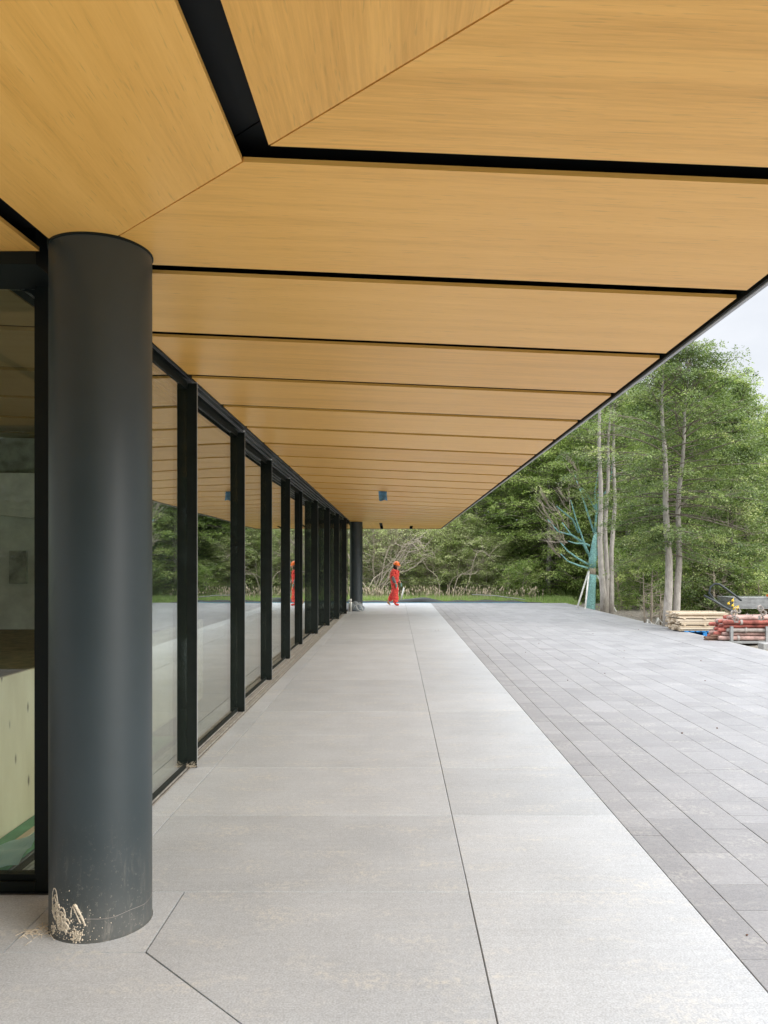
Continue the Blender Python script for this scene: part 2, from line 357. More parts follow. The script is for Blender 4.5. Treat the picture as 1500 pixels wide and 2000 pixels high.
def ply_mat():
    m, nt, b = mat('plywood'); v = objc(nt)
    n = noise(nt, v, 1, 5, .6, mscale=(3, 3, .9)); k = ramp(nt, [(.3, (.66, .57, .40)), (.7, (.84, .76, .58))]); nt.links.new(n.outputs['Fac'], k.inputs['Fac'])
    kn = N(nt, 'ShaderNodeTexVoronoi'); mpn = N(nt, 'ShaderNodeMapping'); mpn.inputs['Scale'].default_value = (7, 7, 2.6); nt.links.new(v, mpn.inputs['Vector']); nt.links.new(mpn.outputs[0], kn.inputs['Vector']); kn.inputs['Scale'].default_value = 1
    kk = ramp(nt, [(.05, (1, 1, 1)), (.12, (0, 0, 0))]); nt.links.new(kn.outputs['Distance'], kk.inputs['Fac'])
    c = mixc(nt, math_(nt, 'MULTIPLY', kk.outputs['Color'], .85), k.outputs['Color'], (.07, .045, .02)); nt.links.new(c, b.inputs['Base Color']); b.inputs['Roughness'].default_value = .7
    return m
M['ply'] = ply_mat()

# ---------------------------------------------------------------- the ground
XE = 1.757; HIPN = 2.22; HIPF = 28.5; G0 = 3.865; GP = 1.146; CE = -1.655
def disc_ground():
    mb = MB(); mb.add([(-450, -450, -.16), (450, -450, -.16), (450, 450, -.16), (-450, 450, -.16)], [(0, 1, 2, 3)]); return mb.build('ground', M['ground'])
tag(disc_ground(), kind='structure')
# gravel yard east of the terrace
def gravel():
    nx, ny = 60, 70; xs = np.linspace(7.14, 34, nx); ys = np.linspace(-6, 34, ny)
    rng = np.random.default_rng(2)
    X, Y = np.meshgrid(xs, ys); Z = -.10 + rng.normal(0, .012, X.shape) - .06 * (X > 20)
    v = np.stack([X, Y, Z], -1).reshape(-1, 3); f = []
    for j in range(ny - 1):
        for i in range(nx - 1): a = j * nx + i; f.append((a, a + 1, a + nx + 1, a + nx))
    o = link('gravel_yard', np_mesh('gravel_yard', v, f, [4] * len(f), True), M['gravel']); tag(o, kind='structure')
gravel()
rr = random.Random(5)
# bedding under all the paving, then slabs with open joints
mb = MB(); mb.box((-14, -4, -.155), (7.13, 32.6, -.012)); tag(mb.build('paving_bed', M['joint']), kind='structure')
mb = MB(); g = .0025
def slab(x0, x1, y0, y1, gx0=g, gx1=g): mb.bevbox((x0 + gx0, y0 + g * .5, -.05), (x1 - gx1, y1 - g * .5, 0), .0025, rr.random())
JY = [3.97 + 1.205 * k for k in range(-6, 25)]
for y0, y1 in zip(JY[:-1], JY[1:]):
    y1 = min(y1, 32.58)
    if y0 > 32.4: continue
    if y0 >= 3.9:
        slab(-1.515, .375, y0, y1); 
        slab(-1.71, -1.515, y0, y1)
    slab(.375, 1.47, y0, y1, gx0=.0015, gx1=0)
# corner slabs cut on the mitre round the column
def poly_slab(poly): mb.prism(poly, lambda x, y: -.05, lambda x, y: 0, rr.random())
poly_slab([(-1.091, 3.357), (.371, 1.895), (.371, 3.966), (-1.091, 3.966)])
poly_slab([(-1.711, 3.354), (-1.099, 3.354), (-1.099, 3.966), (-1.711, 3.966)])
poly_slab([(-.57 - 1.2, 1.8), (.465, 1.8), (-1.0975, 3.3505), (-1.77, 3.3505)])
for i in range(10):
    x1 = -1.774 - 1.205 * i; x0 = x1 - 1.198
    poly_slab([(x0, 1.8), (x1, 1.8), (x1, 3.3505), (x0, 3.3505)])
    x1 += .057; x0 += .057
    poly_slab([(x0, 3.354), (x1, 3.354), (x1, 3.93), (x0, 3.93)])
for i in range(-9, 2):
    for j in range(5):
        x0 = .375 + (i - 1) * 1.2; y1 = 1.793 - j * 1.2
        if x0 + 1.2 > .4: continue
        poly_slab([(x0, y1 - 1.193), (x0 + 1.193, y1 - 1.193), (x0 + 1.193, y1), (x0, y1)])
o = mb.build('pavement', M['slab']); tag(o, kind='structure')
mb = MB()
edges = [1.474, 1.66] + [1.66 + .298 * i for i in range(1, 16)]; edges[-1] = 6.128
for x0, x1 in zip(edges[:-1], edges[1:]):
    y = -3.5 - rr.random()
    while y < 32.55:
        l = rr.choice([.15, .3, .3, .45, .45, .6, .6, .75, .9]); y1 = min(y + l, 32.58)
        mb.bevbox((x0 + .0015, y + .0028, -.05), (x1 - .0015, y1 - .0028, -.001 - rr.random() * .002), .002, min(1, max(0, rr.gauss(.5, .26)))); y = y1
edges = [6.136, 6.46, 6.78, 7.12]
for x0, x1 in zip(edges[:-1], edges[1:]):
    y = -3.5 - rr.random()
    while y < 32.55:
        l = rr.choice([.3, .45, .6, .6, .9]); y1 = min(y + l, 32.58)
        mb.bevbox((x0 + .0018, y + .0018, -.05), (x1 - .0018, y1 - .0018, -.001), .002, min(1, max(0, rr.gauss(.5, .26)))); y = y1
tag(mb.build('paver_terrace', M['paver']), kind='structure')
mb = MB(); mb.box((7.125, -4, -.14), (7.20, 32.66, -.004)); mb.box((1.5, 32.585, -.14), (7.125, 32.66, -.004)); tag(mb.build('terrace_edging', M['concblock']), kind='structure')

# ---------------------------------------------------------------- the building
B = empty('pavilion_building'); tag(B, 'long dark-framed pavilion with deep timber-lined canopy, round black columns and sliding glass doors', 'building')
def zc(u): return 3.197 - .043 * u
fm = lambda x, y: zc(x + 1.65); fn = lambda x, y: zc(HIPN - y + 1.65); ff_ = lambda x, y: zc(y - HIPF + 1.65)
def clip(poly, a, b, c):     # keep a*x+b*y>=c
    out = []
    for i in range(len(poly)):
        p, q = poly[i], poly[(i + 1) % len(poly)]; dp = a * p[0] + b * p[1] - c; dq = a * q[0] + b * q[1] - c
        if dp >= 0: out.append(p)
        if dp * dq < 0: t = dp / (dp - dq); out.append((p[0] + (q[0] - p[0]) * t, p[1] + (q[1] - p[1]) * t))
    return out
HG = .058; HJ = .0035 * 1.414; PE = XE - .020
gaps = [G0 + GP * k for k in range(-3, 25)]
def panel(poly, fz, m, parent=B):
    if len(poly) < 3: return
    ar = sum(poly[i][0] * poly[(i + 1) % len(poly)][1] - poly[(i + 1) % len(poly)][0] * poly[i][1] for i in range(len(poly))) / 2
    if abs(ar) < .003: return
    mb = MB(); mb.prism(poly, fz, lambda x, y: fz(x, y) + .019); mb.build('soffit_panel', m, parent)
YFE = HIPF + PE; YNE = HIPN - PE
for a, b_ in zip(gaps[:-1], gaps[1:]):
    y0, y1 = a + HG, b_ - HG
    p = [(CE, y0), (PE, y0), (PE, y1), (CE, y1)]
    p = clip(p, 1, 1, HIPN + HJ); p = clip(p, 1, -1, -HIPF + HJ) if p else p
    if p: panel(p, fm, M['wood_x'])
for k in range(-3, 8):
    xa, xb = HIPN - (G0 + GP * (k + 1)) + HG, HIPN - (G0 + GP * k) - HG
    if k >= 0:
        p = [(xa, YNE), (xb, YNE), (xb, 3.665), (xa, 3.665)]
    else: p = [(xa, YNE), (min(xb, PE), YNE), (min(xb, PE), 3.9), (xa, 3.9)]
    p = clip(p, -1, -1, -HIPN + HJ)
    if p: panel(p, fn, M['wood_y'])
kf0 = 21
for k in range(-6, 3):
    xa, xb = G0 + GP * (kf0 + k) - HIPF + HG, G0 + GP * (kf0 + k + 1) - HIPF - HG
    p = [(xa, 27.0 if xa > -1.7 else 28.25), (min(xb, PE), 27.0 if xa > -1.7 else 28.25), (min(xb, PE), YFE), (xa, YFE)]
    p = clip(p, -1, 1, HIPF + HJ)
    if len(p) > 2: panel(p, ff_, M['wood_y'])
# interior ceiling boards
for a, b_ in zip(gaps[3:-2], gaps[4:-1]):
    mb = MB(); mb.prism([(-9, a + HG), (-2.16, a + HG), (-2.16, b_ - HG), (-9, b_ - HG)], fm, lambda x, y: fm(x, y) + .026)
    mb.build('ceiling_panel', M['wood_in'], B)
# dark void above the boards + roof
mb = MB()
dz = .11
mb.prism([(-9.5, HIPN + 9.5), (XE, HIPN - XE), (XE, HIPF + XE), (-9.5, HIPF - 9.5)], lambda x, y: fm(x, y) + dz, lambda x, y: 3.62)
mb.prism([(-13, HIPN - XE), (XE, HIPN - XE), (-9.5, HIPN + 9.5), (-13, HIPN + 9.5)], lambda x, y: fn(x, y) + dz, lambda x, y: 3.62)
mb.prism([(XE, HIPF + XE), (-13, HIPF + XE), (-13, HIPF - 9.5), (-9.5, HIPF - 9.5)], lambda x, y: ff_(x, y) + dz, lambda x, y: 3.62)
mb.build('roof', M['void'], B)
mb = MB(); zl = zc(XE + 1.65) - .006
mb.box((XE, HIPN - XE - .012, zl), (XE + .012, HIPF + XE + .012, 3.66)); mb.box((-13, HIPN - XE - .012, zl), (XE - .001, HIPN - XE, 3.66)); mb.box((-13, HIPF + XE, zl), (XE - .001, HIPF + XE + .012, 3.66))
mb.build('fascia', M['black'], B)
mb = MB()
for i in range(7):
    y0 = HIPN - XE + i * 4.57; y1 = min(y0 + 4.562, HIPF + XE)
    mb.box((XE + .0125, y0, zl - .008), (XE + .034, y1, zl + .05))
mb.box((-13, HIPN - XE - .034, zl - .008), (XE + .034, HIPN - XE - .0125, zl + .05)); mb.box((-13, HIPF + XE + .0125, zl - .008), (XE + .034, HIPF + XE + .034, zl + .05))
mb.build('drip_edge', M['drip'], B)
# perimeter void lining: dark strip between board ends and fascia is the roof underside
# columns
def make_column(x, y, label):
    mb = MB(); mb.lathe([(.2345, -.01), (.2345, .004), (.231, .006), (.231, 1.6), (.231, 3.165), (.231, 3.215)], (0, 0, 0), 96)
    o = mb.build('column', M['column'], B, True, 40); o.location = (x, y, 0); o['label'] = label
    mb = MB(); mb.lathe([(.2325, 3.168), (.2365, 3.170), (.2365, 3.20)], (0, 0, 0), 96); mb.build('collar', M['fin'], o, True, 40)
    return o
c1 = make_column(-1.405, 3.66, 'near black column with mud scribbles at its foot')
c2 = make_column(-1.44, 27.6, 'far black column')
# mud scribble on the near column: ribbons that hug the surface
def on_col(a, z, r=.2308): return (r * math.cos(a), r * math.sin(a), z)
mb = MB(); rs = random.Random(11)
def scr(pts, r=.0035):
    q = []
    for (a0, z0), (a1, z1) in zip(pts[:-1], pts[1:]):
        for t in range(4): q.append(on_col(R(a0 + (a1 - a0) * t / 4), z0 + (z1 - z0) * t / 4))
    q.append(on_col(R(pts[-1][0]), pts[-1][1]))
    mb.tube(q, [max(.0012, r * (.6 + .6 * rs.random())) for _ in q], 5)
A0 = -129
def loop(ca, cz, ra, rz, t0=0, t1=360, tilt=0, r=.0042):
    pts = []
    for i in range(15):
        t = R(t0 + (t1 - t0) * i / 14); a = ra * math.cos(t); z = rz * math.sin(t); pts.append((ca + a + tilt * z * 100, cz + z))
    scr(pts, r)
loop(A0 + 1, .175, 5.5, .052, 0, 360, .05, .003); loop(A0 + 3, .150, 4.5, .05, 180, 500, .12); loop(A0 + 1, .14, 5, .045, 20, 330, -.1); loop(A0 + 7, .115, 7, .03, 150, 400)
loop(A0 + 14, .118, 5, .034, 0, 340, .06); loop(A0 + 13, .10, 6, .03, 60, 420, .1, .005); loop(A0 + 19, .085, 6, .022, 0, 300); loop(A0 + 16, .07, 7, .018, 0, 360, 0, .006); loop(A0 + 11, .08, 4, .03, 90, 420, 0, .005)
loop(A0 + 31, .130, 4.5, .045, 10, 200, .08, .003); scr([(A0 + 31, .175), (A0 + 35, .150), (A0 + 39, .12), (A0 + 43, .08)], .007); scr([(A0 + 29, .165), (A0 + 33, .13), (A0 + 38, .09)], .004)
for i in range(200):
    a = A0 + rs.gauss(24, 15); z = abs(rs.gauss(.06, .06)) + .004
    if z > .24: continue
    p = Vector(on_col(R(a), z, .2312)); s = rs.uniform(.0008, .0028); q = Vector(on_col(R(a + rs.uniform(-.8, .8)), z + s * 1.5, .2314)); mb.tube([p, q], [s, s * .6], 5)
for ca, cz, n_, sa, sz in ((A0 + 17, .072, 60, 4, .015), (A0 + 33, .036, 90, 3.2, .012), (A0 - 2, .04, 26, 2.5, .014), (A0 + 8, .10, 40, 3, .025), (A0 + 4, .14, 20, 2, .02)):
    for i in range(n_):
        a, z = ca + rs.gauss(0, sa), max(.004, cz + rs.gauss(0, sz)); p = Vector(on_col(R(a), z, .2306)); q = Vector(on_col(R(a + 1.4), z + rs.uniform(-.004, .004), .2306)); s = rs.uniform(.003, .0065); mb.tube([p, q], [s, s * .7], 6)
tag(mb.build('mud_scribble', M['mud'], c1, True), 'pale dried mud smeared in loops low on the near column', kind='stuff')
# pale wear ring near the foot
mb = MB(); pts = [on_col(R(a), .105 + .004 * math.sin(a * .13), .2311) for a in range(-100, 30, 4)]; mb.tube(pts, .0009, 4); mb.build('scratch', M['greypipe'], c1, True)
# --- sliding doors on stepped tracks
TR = [-1.735 - .0755 * k for k in range(5)]
DOORH = 3.19; ys = [3.99, 6.37, 8.76, 11.14, 13.6, 16.0, 18.4, 20.8, 23.2, 25.6, 27.3]
trk = [0, 1, 2, 3, 4, 4, 3, 2, 1, 0]
names = ['', '', '', '', '', '', '', '', '', '']
for i, t in enumerate(trk):
    y0, y1 = ys[i], ys[i + 1]; gx = TR[t]; left = i < 5          # fin on far end while stepping in, on near end stepping out
    fy = y1 if left else y0
    mb = MB()
    mb.box((gx - .022, y0 + .004, .012), (gx + .004, y1 - .004, .055)); mb.box((gx - .022, y0 + .004, DOORH - .05), (gx + .004, y1 - .004, DOORH + .01))
    if i == 4: mb.box((gx - .03, y1 - .028, .055), (gx + .024, y1, DOORH - .05))
    else:
        mb.box((gx + .0045, fy - .004, .004), (gx + .082, fy + .014, DOORH)) if left else mb.box((gx + .0045, fy + .004, .004), (gx + .082, fy + .022, DOORH))
        mb.box((gx - .078, fy - .004 if left else fy + .004, .055), (gx + .0045, fy + .014 if left else fy + .022, DOORH - .05))
    d = mb.build('sliding_door', M['fin'], B)
    mb = MB(); mb.box((gx - .018, y0 + .006, .054), (gx, y1 - .005, DOORH - .05)); mb.build('glass_pane', M['glass'], d)
    if i != 4:
        yy = fy - .006 if left else fy + .002
        mb = MB(); mb.box((gx + .064, yy, DOORH + .0005), (gx + .084, yy + .022, DOORH + .02)); mb.build('end_cap', M['cap'], d)
        mb = MB(); mb.box((gx + .0825, fy - .003 if left else fy + .005, .01), (gx + .0835, fy + .013 if left else fy + .021, DOORH - .004)); mb.build('edge_trim', M['drip'], d)
# tracks: floor channels and header rails
for k in range(5):
    mb = MB(); x = TR[k]
    ya, yb = 4.02, 27.3
    mb.box((x - .006, ya, -.03), (x + .004, yb, .008)); mb.box((x + .020, ya, -.03), (x + .034, yb, .001)); mb.box((x - .034, ya, -.03), (x - .018, yb, .001))
    mb.build('floor_track', M['tracksteel'], B)
    mb = MB(); mb.box((x + .034, ya, DOORH + .014), (x + .036, yb, DOORH + .035)); mb.box((x - .030, ya, DOORH + .018), (x - .029, yb, DOORH + .035)); mb.build('head_rail', M['alu'], B)
mb = MB(); mb.box((-2.14, 4.02, -.05), (-1.713, 27.3, -.011)); mb.build('track_channel', M['black'], B)
mb = MB(); mb.box((-1.6635, 4.02, 3.222), (-2.15, 27.3, 3.27)); mb.box((-1.6605, 3.95, 3.192), (-1.655, 27.3, 3.30)); mb.build('door_header', M['black'], B)
# corner window, facing the camera
W = MB(); yw = 3.99
W.box((-9, 3.665, 3.126), (-1.72, 4.0, 3.30)); W.box((-9, yw - .03, .0), (-1.862, yw + .07, .055)); W.box((-9, yw - .005, .0555), (-1.862, yw + .05, .085))
W.box((-1.86, yw - .03, .0), (-1.742, yw + .09, 3.126)); W.box((-1.88, yw + .0, .0852), (-1.8605, yw + .05, 3.1255)); W.box((-5.5, yw - .03, .0852), (-5.42, yw + .07, 3.1255))
# rounded fillet at the pane corner
o = W.build('corner_window', M['black'], B)
mb = MB(); mb.add([(-1.8605, yw + .012, 3.1255), (-1.965, yw + .012, 3.1255), (-1.905, yw + .012, 3.107), (-1.8605, yw + .012, 3.055), (-1.8605, yw + .03, 3.1255), (-1.965, yw + .03, 3.1255), (-1.905, yw + .03, 3.107), (-1.8605, yw + .03, 3.055)],
    [(0, 1, 2, 3), (7, 6, 5, 4), (0, 4, 5, 1), (1, 5, 6, 2), (2, 6, 7, 3), (3, 7, 4, 0)]); mb.build('corner_gusset', M['black'], o)
mb = MB(); mb.box((-9, yw + .014, .085), (-1.862, yw + .026, 3.125)); mb.build('glass_pane', M['glass_corner'], o)
# far end glazing
W = MB(); ye = 27.35
W.box((-9, ye - .03, 3.1), (-1.70, ye + .07, 3.27)); W.box((-9, ye - .03, 0), (-1.83, ye + .07, .08)); W.box((-1.83, ye - .03, 0), (-1.73, ye + .07, 3.1)); W.box((-4.2, ye - .03, .08), (-4.1, ye + .07, 3.1))
o = W.build('end_window', M['black'], B); mb = MB(); mb.box((-9, ye, .08), (-1.83, ye + .014, 3.1)); mb.build('glass_pane', M['glass_corner'], o)
# interior
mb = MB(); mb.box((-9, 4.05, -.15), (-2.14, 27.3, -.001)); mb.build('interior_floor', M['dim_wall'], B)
mb = MB(); mb.box((-9, 10.0, 0), (-2.75, 10.2, 2.83)); mb.build('interior_wall', M['concrete'], B)
mb = MB(); mb.box((-9, 9.97, 2.83), (-2.75, 10.2, 3.32)); mb.box((-6.4, 9.965, 2.83), (-6.39, 9.97, 3.32)); mb.box((-5.34, 9.962, 2.84), (-5.33, 9.97, 3.32)); mb.build('upper_wall', M['concrete_dark'], B)
mb = MB(); mb.prism([(-9, 9.7), (-2.75, 9.7), (-2.75, 9.995), (-9, 9.995)], lambda x, y: 2.30 - .08 * (x + 5), lambda x, y: 2.835); mb.build('wall_beam', M['concrete'], B)
mb = MB(); mb.box((-5.02, 9.955, 1.43), (-4.80, 9.9995, 1.86)); mb.build('wall_box', M['concrete_dark'], B)
mb = MB(); mb.box((-4.9, 10.21, 0), (-4.7, 26.5, 3.3)); mb.build('added_back_wall', M['dim_wall'], B)  # unseen wall, added so the view through the door glass stays dark
# west facade: posts only, glass between
mb = MB()
for i in range(12): mb.box((-9.1, 4 + i * 2.1, 0), (-9.0, 4.1 + i * 2.1, 3.5))
mb.box((-9.12, 3.95, 0), (-8.98, 27.4, .08)); mb.build('west_posts', M['black'], B)

# things inside the corner room
st = empty('platform', (-5.5, 7, 0)); tag(st, 'raised timber work platform with pale plywood side behind the corner window', 'platform')
mb = MB(); mb.box((-3.3, -2.6, 0), (3.035, 2.7, .86)); mb.build('deck', M['osb'], st)
mb = MB(); mb.box((3.0355, -2.7, .0), (3.06, 2.7, .99)); mb.build('plywood_side', M['ply'], st)
def sheet(name, pts, m, th=.004):
    mb = MB(); n = len(pts); mb.add([(x, y, z) for x, y, z in pts] + [(x, y, z + th) for x, y, z in pts], [tuple(reversed(range(n))), tuple(range(n, 2 * n))] + [(i, (i + 1) % n, (i + 1) % n + n, i + n) for i in range(n)]); return mb.build(name, m)
tag(sheet('floor_sheet', [(-2.43, 4.09, .003), (-2.15, 4.09, .003), (-2.15, 7.5, .003), (-2.43, 7.5, .003)], M['greensheet']), 'green protective sheet on the floor beside the plywood platform', 'floor sheet')
mb = MB(); mb.box((-2.30, 4.12, .008), (-2.255, 6.2, .03)); tag(mb.build('timber_batten', M['pine']), 'pale timber batten lying on the green floor sheet', 'batten')
def film():
    n = 18; v = []; f = []; r_ = random.Random(4)
    for j in range(n):
        for i in range(n):
            x = -2.42 + .40 * i / (n - 1); y = 4.08 + .36 * j / (n - 1)
            v.append((x, y, .034 + .02 * abs(math.sin(i * .33 + j * .5)) + .12 * (i / n) ** 2 * (.4 + j / n) + r_.random() * .006))
    m_ = n * n; v += [(x, y, z + .002) for x, y, z in v]
    for j in range(n - 1):
        for i in range(n - 1):
            a = j * n + i; f.append((a, a + n, a + n + 1, a + 1)); f.append((a + m_, a + 1 + m_, a + n + 1 + m_, a + n + m_))
    return link('plastic_film', np_mesh('plastic_film', v, f, [4] * len(f), True), M['bluesheet'])
tag(film(), 'crumpled light blue plastic film on the floor inside the corner window', 'plastic film')

# blue masking sheet hanging from the soffit
def tape():
    n = 10; v = []; f = []
    zt = fm(-.28, 15.4) + .002
    for j in range(n):
        for i in range(n):
            u = i / (n - 1); w = j / (n - 1)
            v.append((-.355 + .165 * u + .012 * w * w, 15.4 + .018 * math.sin(u * 5 + w * 2) * w - .02 * w, zt - (.19 + .012 * math.sin(u * 7)) * w))
    m_ = n * n; v += [(x, y + .002, z) for x, y, z in v]
    for j in range(n - 1):
        for i in range(n - 1):
            a = j * n + i; f.append((a, a + n, a + n + 1, a + 1)); f.append((a + m_, a + 1 + m_, a + n + 1 + m_, a + n + m_))
    return link('masking_sheet', np_mesh('masking_sheet', v, f, [4] * len(f), True), M['bluetape'])
tag(tape(), 'small blue masking sheet hanging from the timber soffit', 'masking sheet')

# bottle and bag by the far column
mb = MB(); mb.lathe([(.052, 0), (.056, .006), (.056, .30), (.05, .325), (.034, .345), (.034, .36)], (0, 0, 0), 20); fl = mb.build('flask', M['steel'], None, True, 35); fl.location = (-1.60, 26.95, 0)
tag(fl, 'tall steel flask standing beside the grey bag at the far column', 'flask')
mb = MB(); mb.lathe([(.036, .3605), (.042, .364), (.042, .43), (.036, .44)], (0, 0, 0), 20); mb.build('lid', M['cap'], fl, True, 35)
def bag():
    bm = bmesh.new(); bmesh.ops.create_icosphere(bm, subdivisions=4, radius=1); r_ = np.random.default_rng(3)
    from mathutils import noise as mn
    for v in bm.verts:
        p = v.co.copy(); k = 1 + .22 * mn.noise(p * 2.2) + .08 * mn.noise(p * 6)
        v.co = Vector((p.x * .27 * k, p.y * .17 * k, max(-.14, p.z * .19 * k - .06 * p.x)))
    bmesh.ops.translate(bm, verts=bm.verts, vec=(0, 0, .14)); me = bpy.data.meshes.new('backpack'); bm.to_mesh(me); bm.free(); me.polygons.foreach_set('use_smooth', [True] * len(me.polygons))
    o = link('backpack', me, M['bag']); o.location = (-1.40, 27.1, 0)
    mb = MB(); mb.tube([(-.1, -.17, .12), (-.05, -.2, .2), (.05, -.17, .26), (.16, -.12, .2), (.2, -.12, .08), (.24, -.14, .01)], .014, 6); mb.tube([(.0, -.17, .22), (.02, -.22, .12), (.1, -.2, .03), (.2, -.18, .01)], .012, 6)
    mb.build('strap', M['strap'], o, True); return o
tag(bag(), 'slumped grey backpack with pale straps at the foot of the far column', 'backpack')
mb = MB(); rs = random.Random(9)
for i in range(46):
    a = rs.uniform(0, 6.28); x, y = -1.645 + rs.gauss(0, .03), 3.52 + rs.gauss(0, .035); l = rs.uniform(.02, .07)
    mb.tube([(x, y, .003), (x + math.cos(a) * l * .5, y + math.sin(a) * l * .5, rs.uniform(.004, .02)), (x + math.cos(a) * l, y + math.sin(a) * l, rs.uniform(.003, .012))], .0013, 4)
tag(mb.build('straw_litter', M['mud']), 'little heap of dry straw and grit at the left foot of the near column', 'litter')
mb = MB()
for i in range(40):
    a = rs.uniform(0, 6.28); l = rs.uniform(.02, .06); x, y = -1.70 + rs.gauss(0, .02), 6.33; z = abs(rs.gauss(.02, .015)) + .004
    mb.tube([(x, y, z), (x + math.cos(a) * l, y - abs(math.sin(a)) * l * .4, z + rs.uniform(-.01, .03) if z > .02 else z + .02)], .001, 4)
tag(mb.build('grass_tuft', M['mud']), 'dry grass wisps caught at the foot of the nearest door fin', 'dry grass')
# specks of debris lying on the pavers
mb = MB()
for i in range(28):
    x, y = rs.uniform(.6, 6.5), rs.uniform(3, 20); s = rs.uniform(.003, .009); a = rs.uniform(0, 3.14)
    mb.tube([(x, y, .002), (x + math.cos(a) * s * 2, y + math.sin(a) * s * 2, .004)], [s, s * .5], 5)
o = mb.build('debris', M['rust']); tag(o, 'scattered specks of bark and grit on the grey pavers', 'debris', kind='stuff')

# ---------------------------------------------------------------- the worker
def skin_mesh(name, verts, edges, radii, sub=2):
    me = bpy.data.meshes.new(name); me.from_pydata(verts, edges, []); o = bpy.data.objects.new(name, me); col.objects.link(o)
    o.modifiers.new('s', 'SKIN'); ss = o.modifiers.new('u', 'SUBSURF'); ss.levels = sub; ss.render_levels = sub
    sv = me.skin_vertices[0].data
    for i, r in enumerate(radii): sv[i].radius = (r, r) if not hasattr(r, '__len__') else r
    sv[0].use_root = True
    dg = bpy.context.evaluated_depsgraph_get(); m2 = bpy.data.meshes.new_from_object(o.evaluated_get(dg)); bpy.data.objects.remove(o)
    m2.polygons.foreach_set('use_smooth', [True] * len(m2.polygons)); m2.name = name
    return m2
def person():
    p = empty('person', (0, 30.6, 0)); tag(p, 'worker in red overalls and orange hard hat walking at the far terrace edge', 'person')
    # side view: +x forward. near side (camera) is -y
    V = [(0,0,.92),(0,0,1.06),(.0,0,1.22),(-.01,0,1.36),(.02,0,1.44),(.05,0,1.50),
         (-.02,-.17,1.37),(-.03,-.22,1.12),(.07,-.23,.92),(.10,-.23,.84),                      # near arm
         (-.0,.17,1.37),(.05,.21,1.12),(.16,.2,.95),(.2,.2,.87),                                 # far arm
         (.02,-.09,.88),(.045,-.10,.50),(.04,-.10,.12),                                             # near leg (vertical)
         (-.03,.09,.88),(-.05,.09,.50),(-.26,.09,.20)]                                             # trailing leg
    E = [(0,1),(1,2),(2,3),(3,4),(4,5),(3,6),(6,7),(7,8),(8,9),(3,10),(10,11),(11,12),(12,13),(0,14),(14,15),(15,16),(0,17),(17,18),(18,19)]
    rb = [.11,.10,.11,.10,.05,.05,.055,.042,.033,.03,.055,.042,.033,.03,.085,.06,.042,.085,.06,.042]
    body = link('body', skin_mesh('body', V, E, rb), M['skin'], p)
    # head with a face
    bm = bmesh.new(); bmesh.ops.create_icosphere(bm, subdivisions=4, radius=1)
    for v in bm.verts:
        q = v.co; x, y, z = q.x * .10, q.y * .076, q.z * .118
        if z < 0: x += -.1 * z * 1.0 * (1 if q.x > 0 else .2); y *= 1 + z * 2.2
        if q.x > .75 and abs(q.y) < .25 and -.35 < q.z < .1: x += .022 * (1 - abs(q.y) * 3)          # nose
        if q.x > .7 and .0 < q.z < .3 and .2 < abs(q.y) < .6: x -= .008                               # eye sockets
        if q.x > .7 and -.62 < q.z < -.5: x -= .004
        v.co = (x, y, z)
    bmesh.ops.rotate(bm, verts=bm.verts, cent=(0, 0, 0), matrix=Matrix.Rotation(R(14), 3, 'Y')); bmesh.ops.translate(bm, verts=bm.verts, vec=(.075, 0, 1.585))
    for s in (-1, 1):
        r_ = bmesh.ops.create_icosphere(bm, subdivisions=2, radius=.022)['verts']
        for v in r_: v.co = Vector((v.co.x * .8 + .06, v.co.y * .4 + s * .078, v.co.z * 1.3 + 1.575))
    me = bpy.data.meshes.new('head'); bm.to_mesh(me); bm.free(); me.polygons.foreach_set('use_smooth', [True] * len(me.polygons)); 
    # merge head into the body mesh so the figure stays one mesh
    bmm = bmesh.new(); bmm.from_mesh(body.data); bmm.from_mesh(me)
    # hands with fingers
    def hand(c, s):
        nonlocal bmm
        Vh = [(0,0,0),(.005,0,-.05)]; Eh = [(0,1)]; rh = [.020,.026]
        for i, (dy, ln) in enumerate(((-.028,.062),(-.010,.072),(.008,.068),(.026,.052))):
            n = len(Vh); Vh += [(.008, dy, -.07), (.018, dy, -.07 - ln * .55), (.0, dy, -.07 - ln)]; Eh += [(1, n), (n, n+1), (n+1, n+2)]; rh += [.010, .009, .007]
        n = len(Vh); Vh += [(.035, s * .01, -.04), (.05, s * .012, -.075)]; Eh += [(0, n), (n, n+1)]; rh += [.011, .008]
        mh = skin_mesh('hand', [(c[0]+a, c[1]+b, c[2]+d) for a, b, d in Vh], Eh, rh, 1); bmm.from_mesh(mh)
    hand((.105, -.23, .83), -1); hand((.205, .2, .86), 1)
    bmm.to_mesh(body.data); bmm.free()
    body.data.polygons.foreach_set('use_smooth', [True] * len(body.data.polygons))
    # overall: a looser skin over torso, short sleeves and trouser legs
    V2 = [(0,0,.90),(-.01,0,1.04),(-.015,0,1.20),(-.02,0,1.34),(.02,0,1.435),(-.03,-.155,1.37),(-.045,-.205,1.15),
          (.03,-.02,.8),(.02,.155,1.36),(.03,.2,1.15),
          (.035,-.09,.84),(.06,-.10,.62),(.03,-.10,.46),(.06,-.10,.28),(.045,-.10,.10),
          (-.02,.08,.84),(-.02,.09,.62),(-.07,.09,.46),(-.17,.09,.32),(-.26,.09,.17)]
    E2 = [(0,1),(1,2),(2,3),(3,4),(3,5),(5,6),(3,8),(8,9),(0,10),(10,11),(11,12),(12,13),(13,14),(0,15),(15,16),(16,17),(17,18),(18,19)]
    V2[7] = (0, 0, .93); E2.append((0, 7))
    r2 = [.205,.185,.20,.175,.09,.10,.098,.13,.10,.095,.155,.135,.12,.13,.125,.15,.13,.115,.12,.105]
